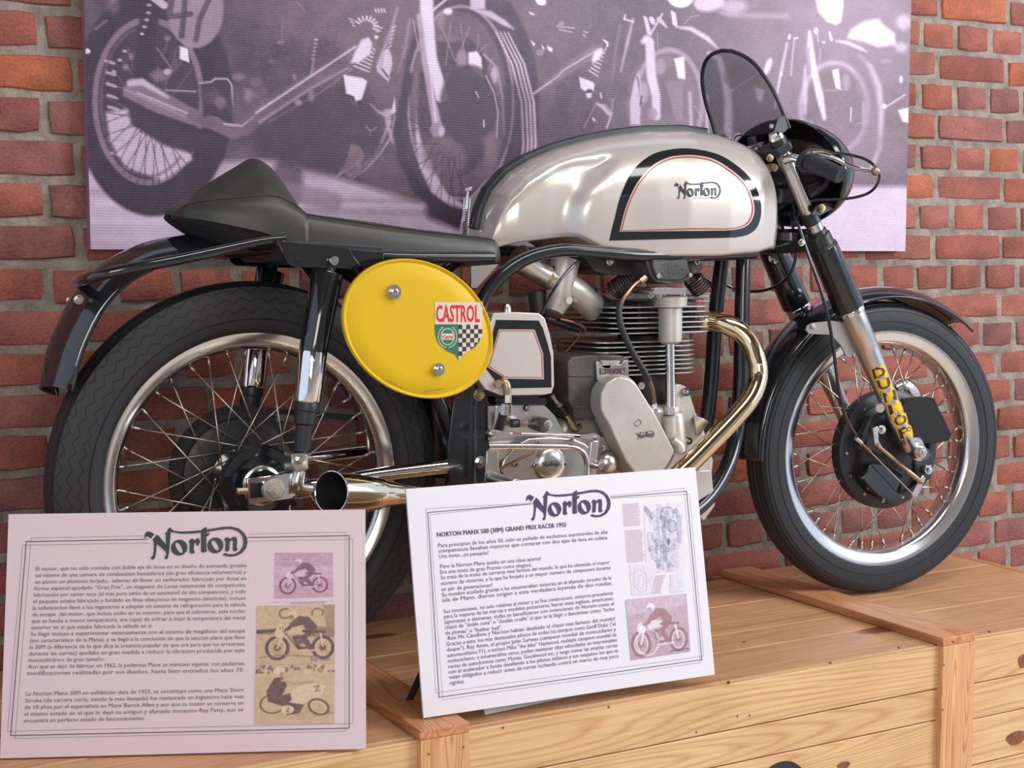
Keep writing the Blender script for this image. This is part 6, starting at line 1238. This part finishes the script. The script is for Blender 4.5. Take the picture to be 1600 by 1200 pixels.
# ---------------- front fork, yokes
FD = -.100
def forkpt(y): return 1223+(y-238)*.4276
def fork():
    off = (math.sin(PHI)*BU+math.cos(PHI)*BN)*.196   # far leg sits this much across
    def leg(name, segs, mat, parent=BK, n=28, sm=40, label=None):
        P, r = path([(forkpt(y), y, FD, w_) for y, w_ in segs], 0); a = build(name, MB().tube(P, r, n), M[mat], parent, label, smooth=sm); b = build(name, MB().tube([p+off for p in P], r, n), M[mat], BK, label, smooth=sm); return a
    leg('fork_stanchion', [(214, 25), (505, 26)], 'rim')
    leg('fork_top_nut', [(207, 20), (214, 24), (220, 24)], 'chrome')
    leg('yoke_clamp', [(217, 26), (218, 28), (235, 28), (236, 26)], 'satin')
    leg('clip_on_clamp', [(240, 24), (241, 27), (262, 27), (263, 24)], 'alloyp')
    leg('fork_collar', [(331, 23), (332, 26), (349, 27), (350, 24)], 'satin')
    leg('fork_collar', [(360, 26), (361, 30), (367, 31), (368, 37), (382, 39), (384, 44), (387, 45)], 'satin')
    leg('fork_shroud', [(385, 44), (386, 46), (478, 49), (481, 48)], 'black')
    leg('fork_slider', [(487, 40), (491, 41), (532, 40), (533, 38.5), (548, 37), (600, 32), (660, 28), (694, 26), (702, 20)], 'alloyp', n=36)
    leg('slider_ring', [(482, 43), (483, 44), (488, 44), (489, 42)], 'chrome')
    # yokes
    def yoke(name, y, th, mat, back):
        A = W(forkpt(y), y, FD); B_ = A+off; c = (A+B_)/2-BU*back; ax_ = (W(forkpt(y+20), y+20, FD)-A); ax_ /= np.linalg.norm(ax_); fw = np.cross(ax_, off/np.linalg.norm(off)); fw = fw if fw[0] > 0 else -fw; lat = off/np.linalg.norm(off)
        P = [A-lat*.022+fw*.012, A+fw*.024, c+fw*.012+BU*back, B_+fw*.024, B_+lat*.022+fw*.012, B_+lat*.018-fw*.02, c+lat*.03-fw*.034, c-lat*.03-fw*.034, A-lat*.018-fw*.02]
        build(name, MB().prism(P, ax_*th), M[mat], BK, bevel=.003)
    yoke('top_yoke', 226, .018, 'satin', .03); yoke('bottom_yoke', 366, .026, 'satin', .03)
    tube('steering_stem', [(1178, 228, 0, 34), (1182, 240, 0, 34)], 'steel', spl=0, n=20)
    tube('stem_nut', [(1174, 214, 0, 14), (1177, 226, 0, 16)], 'satin', spl=0, n=6)
    bolt('pinch_bolt', 1203, 247, FD-.01, 9, .006, 'brass'); bolt('pinch_bolt', 1210, 262, FD-.01, 9, .006, 'brass'); bolt('pinch_bolt', 1252, 379, FD-.02, 9, .006, 'steel')
    mb = MB(); D = [W(x, y, -.075) for x, y in ((1177, 262), (1212, 252), (1216, 266), (1186, 279), (1180, 274))]; build('steering_stop', MB().prism(D, BN*.02), M['steel'], BK, bevel=.003)
    # screen bracket tab with bolt on the lower collar
    br = plate('cowl_bracket', [(1268, 336), (1276, 322), (1290, 316), (1302, 318), (1302, 326), (1282, 337)], -.135, -.131, 'satin', bev=.0008); bolt('bolt', 1284, 325, -.137, 10, .006, 'brass', br)
    # lower crown dome behind bottom yoke
    mb = MB(); mb.disc(W(1232, 375, -.01), (0, 0, 1), .052, -.01, .022, 32, .008); build('damper_drum', mb, M['black'], BK)
    # axle lug and nut
    lug = MB(); cyl(lug, 1431, 706, FD-.0, 28, .012); cyl(lug, 1424, 697, FD+.012, 30, .018); lg = build('axle_lug', lug, M['alloyp'], BK)
    mb = MB(); A = W(1430, 707, FD-.012); mb.tube([A, A+AX*.030], .0125, 24); build('axle_spacer', mb, M['darkalloy'], lg); bolt('axle_nut', 1438, 706, FD-.042, 18, .010, 'alloyp', lg)
    A2 = W(1424, 704, FD)+off; build('axle_lug', MB().disc(A2-AX*.02, AX, .02, 0, .03, 24), M['alloyp'], BK)
    mb = MB(); cyl(mb, 1411, 691.5, FD-.017, 8, .004); build('pinch_screw', mb, M['findark'], lg)
    mb = MB(); mb.tube([W(1372, 633, FD+.01), W(1375, 638, FD-.028)], .009, 20); st = build('brake_stop', mb, M['alloyp'], BK)
    # lettering down the near slider
    sb = MB(); P, r = path([(forkpt(y), y, FD, w_) for y, w_ in ((487, 40), (548, 37), (600, 32), (660, 28), (700, 26))], 0); sb.tube(P, r, 64, False); bv = BVHTree.FromPolygons([Vector(v) for v in sb.v], [tuple(f) for f in sb.f])
    Z = lambda x, y: (1360+x/6.667, 560+y/6.667)
    def letter(ch, c, sx, sy, rot, bold, mat, off_, nm):
        co, fs = text2d(ch, 1, bold); co = co-np.array([(co[:, 0].max()+co[:, 0].min())/2, (co[:, 1].max()+co[:, 1].min())/2]); w0 = np.ptp(text2d(ch, 1, 0)[0][:, 0]); h0 = np.ptp(text2d(ch, 1, 0)[0][:, 1])
        ca, sa = math.cos(rot), math.sin(rot)
        return MB().add([cast(bv, c[0]+(x*sx/w0)*ca-(-y*sy/h0)*sa, c[1]+(x*sx/w0)*sa+(-y*sy/h0)*ca, off_, FD) for x, y in co], fs)
    slider = [o for o in BK.children if o.name.startswith('fork_slider')][0]
    for ch, c in zip('DUNLOP', ((88, 145), (140, 262), (200, 392), (255, 520), (310, 640), (362, 768))):
        k = Z(*c)
        ca, sa = math.cos(-.28), math.sin(-.28); rr_ = rrect(-11.5, 11.5, -10, 10, 4, 3); G = []
        for t in np.linspace(0, 1, 6): G.append([cast(bv, k[0]+x*t*ca-y*t*sa, k[1]+x*t*sa+y*t*ca, .0008, FD) for x, y in rr_])
        build('letter_backing', MB().grid(G, close_v=True), M['decalyellow'], slider, smooth=60, fix=False)
        build('letter', letter(ch, k, 18, 15.5, -.28, .014, 'decaldark', .0018, ''), M['decaldark'], slider, smooth=0, fix=False)
fork()
# ---------------- front brake
def brake():
    at = lambda r, a, h: FC+r*(math.cos(math.radians(a))*FU+math.sin(math.radians(a))*ZU)+FN*h
    mb = MB(); lathe2(mb, FC, FU, ZU, FN, [(.126, .018), (.128, .030), (.126, .046), (.118, .050), (.104, .050), (.100, .044), (.086, .046), (.080, .058), (.05, .064), (0, .064)], 0, 360, 64, full=True)
    bp = build('brake_plate', mb, M['satin'], BK, smooth=35, fix=False)
    for a in range(100, 290, 27): build('rivet', MB().disc(at(.111, a, .049), FN, .0032, 0, .003, 10), M['steel'], bp)
    Z = lambda x, y: (1300+x/5.4545, 590+y/5.4545)
    plate('air_scoop', [(600, 240), (660, 200), (760, 178), (870, 172), (940, 320), (1022, 485), (1000, 540), (900, 556), (800, 562), (700, 500), (600, 380)], -.094, -.060, 'inner', bp, conv=Z, bev=.008, seg=3)
    plate('air_intake', [(330, 735), (455, 745), (600, 808), (597, 1072), (500, 1058), (400, 1005), (320, 930), (262, 858)], -.085, -.065, 'black', bp, conv=Z, bev=.002)
    plate('cast_rib', [(330, 340), (380, 330), (300, 500), (260, 620), (230, 610), (270, 460)], -.078, -.06, 'satin', bp, conv=Z, bev=.002)
    plate('cast_boss', [(330, 330), (430, 370), (470, 420), (500, 560), (480, 640), (380, 660), (300, 600), (290, 470)], -.078, -.055, 'satin', bp, conv=Z, bev=.004)
    plate('cast_boss', [(700, 700), (760, 640), (850, 640), (880, 720), (850, 860), (780, 900), (720, 840)], -.078, -.055, 'satin', bp, conv=Z, bev=.004)
    tube('hub_shoulder', [(*Z(535, 110), -.02, 20), (*Z(600, 85), -.02, 30), (*Z(680, 120), -.02, 26), (*Z(740, 180), -.02, 12)], 'rim', bp)
    for x, y in ((418, 442), (815, 785)):
        mb = MB(); cyl(mb, *Z(x-25, y-5), -.08, 15, .014); q = build('cam_spindle', mb, M['steel'], bp); bolt('nut', *Z(x, y), -.096, 10, .008, 'rim', q)
    plate('brake_lever', [(350, 430), (395, 415), (400, 540), (430, 590), (400, 615), (365, 570)], -.103, -.097, 'alloyp', bp, conv=Z, bev=.001)
    plate('brake_lever', [(775, 830), (800, 860), (770, 930), (735, 1010), (700, 1020), (680, 1000), (730, 900)], -.110, -.104, 'alloyp', bp, conv=Z, bev=.001)
    tube('link_rod', [(*Z(385, 575), -.106, 7), (*Z(430, 615), -.107, 6), (*Z(640, 790), -.11, 5.5), (*Z(650, 800), -.11, 8), (*Z(735, 870), -.112, 8), (*Z(770, 895), -.112, 7)], 'brass', bp, spl=0)
    cb = tube('brake_cable', [(1246, 345, -.10, 5), (1254, 372, -.11, 5.5), (1268, 412, -.125, 5.5), (1284, 458, -.135, 5.5), (1296, 506, -.14, 5.5), (1303, 550, -.14, 5.5), (1310, 604, -.13, 5.5), (1320, 646, -.12, 5.5), (*Z(150, 400), -.11, 5.5), (*Z(205, 490), -.105, 5.5)], 'black')
    tube('cable_adjuster', [(*Z(200, 515), -.105, 7), (*Z(250, 555), -.105, 7)], 'steel', cb, spl=0); tube('cable_ferrule', [(*Z(250, 560), -.105, 5), (*Z(330, 635), -.106, 5)], 'copper', cb, spl=0)
    tube('cable_inner', [(*Z(330, 635), -.106, 2), (*Z(690, 995), -.112, 2)], 'steel', cb, spl=0)
brake()
# ---------------- front mudguard with stay
def front_guard():
    prof = []
    for q in np.linspace(-1, 1, 17): prof.append((.345-.022*abs(q)**2.2, .056*q))
    mb = MB(); lathe2(mb, FC, FU, ZU, FN, prof, 50, 181, 60); o = build('front_mudguard', mb, M['black'], BK, smooth=60, solid=.0018)
    for h in (-.056, .056):
        e = [FC+.323*(math.cos(math.radians(a))*FU+math.sin(math.radians(a))*ZU)+FN*h for a in np.linspace(50, 181, 50)]; build('rolled_edge', MB().tube(e, .0026, 8), M['black'], o)
    Z = lambda x, y: (1150+x/5, 360+y/5)
    st = plate('mudguard_stay', [(545, 780), (555, 745), (600, 722), (760, 705), (850, 720), (940, 900), (960, 960), (860, 985), (820, 900), (740, 815), (620, 812), (570, 808)], -.100, -.096, 'stay', conv=Z, bev=.001)
    bolt('bolt', *Z(604, 748), -.102, 6, .004, 'rim', st, False)
    tube('far_stay', [(1238, 508, .05, 9), (1262, 500, .05, 9)], 'steel', spl=0); bolt('bolt', 1236, 508, .04, 8, .006, 'rim')
front_guard()
# ---------------- bars, lever, cowl, screen
def controls():
    gx = tube('handlebar', [(1226, 250, -.115, 14), (1240, 247, -.135, 14), (1256, 252, -.16, 14)], 'chrome', n=18)
    P, r = path([(1254, 249.5, -.165, 30), (1256, 250.5, -.168, 35), (1262, 252.5, -.175, 35), (1263.5, 253, -.178, 29), (1290, 264, -.22, 27), (1310, 273.5, -.262, 26), (1313, 275, -.266, 23)], 0)
    g = build('handlebar_grip', MB().tube(P, r, 28), M['rubber'], BK, smooth=40); d = P[-1]-P[-3]; d /= np.linalg.norm(d); build('grip_hole', MB().disc(P[-1], d, .003, -.001, .0006, 12), M['inner'], g)
    build('handlebar_grip', MB().tube([mirror(p)+BU*.03 for p in P], r, 20), M['rubber'], BK, smooth=40); build('handlebar', MB().tube(cr([mirror(W(1226, 250, -.10))+BU*.02, mirror(W(1256, 252, -.165))+BU*.03], 2), .008, 12), M['chrome'], BK)
    lv = tube('clutch_lever', [(1262, 240, -.15, 9), (1285, 242, -.18, 10), (1305, 248, -.20, 9), (1325, 258, -.22, 8), (1345, 264, -.245, 7.5), (1362, 266, -.27, 7)], 'chrome')
    C = W(1368, 267.5, -.28); mb = MB(); mb.lathe(C, (0, 0, 1), [(.0085*math.cos(a), .0085*math.sin(a)) for a in np.linspace(-math.pi/2, math.pi/2, 12)], 20); build('lever_ball', mb, M['brass'], lv, smooth=60)
    tube('lever_clamp', [(1262, 238, -.15, 12), (1280, 239, -.165, 14), (1296, 241, -.18, 11)], 'copper', lv)
    tube('clutch_cable', [(1272, 240, -.17, 4.6), (1300, 239, -.19, 4.6), (1328, 242, -.215, 4.6), (1352, 249, -.24, 4.6), (1368, 261, -.26, 4.6), (1374, 276, -.26, 4.6), (1368, 292, -.25, 4.6), (1354, 303, -.22, 4.6), (1330, 309.5, -.19, 4.6), (1300, 312, -.15, 4.6), (1262, 316, -.10, 4.4), (1240, 350, -.09, 4.4)], 'black')
    tube('control_cable', [(1120, 436, .10, 5), (1150, 452, .10, 5), (1185, 455, .06, 5), (1215, 446, .02, 5), (1236, 425, -.02, 5), (1244, 395, -.03, 5), (1240, 365, -.03, 5), (1236, 330, -.02, 5)], 'black')
    tube('control_cable', [(1168, 398, -.02, 5), (1195, 390, -.03, 5), (1222, 383, -.05, 5), (1236, 378, -.06, 5)], 'black'); tube('cowl_stay', [(1207, 332, -.03, 7), (1230, 318, -.02, 7)], 'satin', spl=0); tube('cowl_stay', [(1240, 320, -.03, 7), (1243, 352, -.03, 7)], 'satin', spl=0)
    bolt('bolt', 1180, 392, -.035, 9, .006, 'steel'); bolt('bolt', 1205, 404, -.02, 8, .006, 'rim'); bolt('bolt', 1213, 408, -.02, 8, .006, 'rim')
    # racing cowl: an open bowl facing the rider
    C = W(1228, 271, 0); G = []; tilt = math.radians(24); fx = BU*math.cos(tilt)-ZU*math.sin(tilt)*.0; up = ZU*math.cos(tilt)-BU*math.sin(tilt)*-1*-1; up = ZU*math.cos(tilt)-BU*math.sin(tilt); fw = BU*math.cos(tilt)+ZU*math.sin(tilt)
    fw = BU*math.cos(.25)+ZU*math.sin(.25); up = -BU*math.sin(.25)+ZU*math.cos(.25)
    a_, b_, c_ = .185, .110, .100
    for i in range(56):
        t = 2*math.pi*i/56; row = []
        for j in range(16):
            s = j/15*math.pi/2; cs = math.cos(s); ex = 1-.12*(math.sin(t) > 0)*math.sin(t)
            row.append(C+BN*a_*math.cos(t)*cs+up*b_*math.sin(t)*cs+fw*(c_*math.sin(s)*ex+.030*abs(math.cos(t))**2*0-.010*(math.cos(t)**2)*cs))
        G.append(row)
    co = build('front_cowl', MB().grid(G, close_u=True), M['black'], BK, smooth=60, solid=.0025)
    build('cowl_rim', MB().tube([g[0] for g in G], .0022, 8, closed=True), M['black'], co)
    # fly screen
    rows = [((1119, 216), (1233, 200), .120), ((1114, 196), (1226, 182), .122), ((1106, 172), (1217, 160), .120), ((1100, 148), (1208, 141), .114), ((1097, 122), (1196, 122), .104), ((1101, 99), (1181, 102), .086), ((1112, 85), (1163, 88), .060), ((1128, 79), (1143, 79.5), .020)]
    G = []
    for L, R_, d in rows:
        row = []
        for k in range(13):
            s = -1+2*k/12; q = (s+1)/2; x = L[0]*(1-q)+R_[0]*q; y = L[1]*(1-q)+R_[1]*q
            row.append(W(x, y, -d*s)+BU*.030*(1-s*s)*(d/.12))
        G.append(row)
    Gs = [cr(r_, 2) for r_ in G]; Gs = np.swapaxes(np.array([cr(c, 3) for c in np.swapaxes(np.array(Gs), 0, 1)]), 0, 1)
    sc = build('fly_screen', MB().grid(Gs), M['screen'], BK, smooth=60)
    ed = [g[0] for g in Gs]+[Gs[-1][k] for k in range(1, len(Gs[-1])-1)]+[g[-1] for g in Gs[::-1]]
    build('screen_edging', MB().tube(ed, .0040, 10), M['satin'], sc)
    plate('screen_bracket', [(1209, 206), (1216, 184), (1226, 180), (1232, 200), (1226, 207)], -.125, -.121, 'satin', sc, bev=.0006)
    bolt('bolt', 1206, 197, -.11, 7, .006, 'rim', sc); bolt('bolt', 1130, 214, .11, 9, .008, 'brass', sc)
    tube('instrument_stay', [(1142, 226, .04, 8), (1148, 212, .03, 7), (1158, 208, .02, 7)], 'alloyp', sc)
controls()
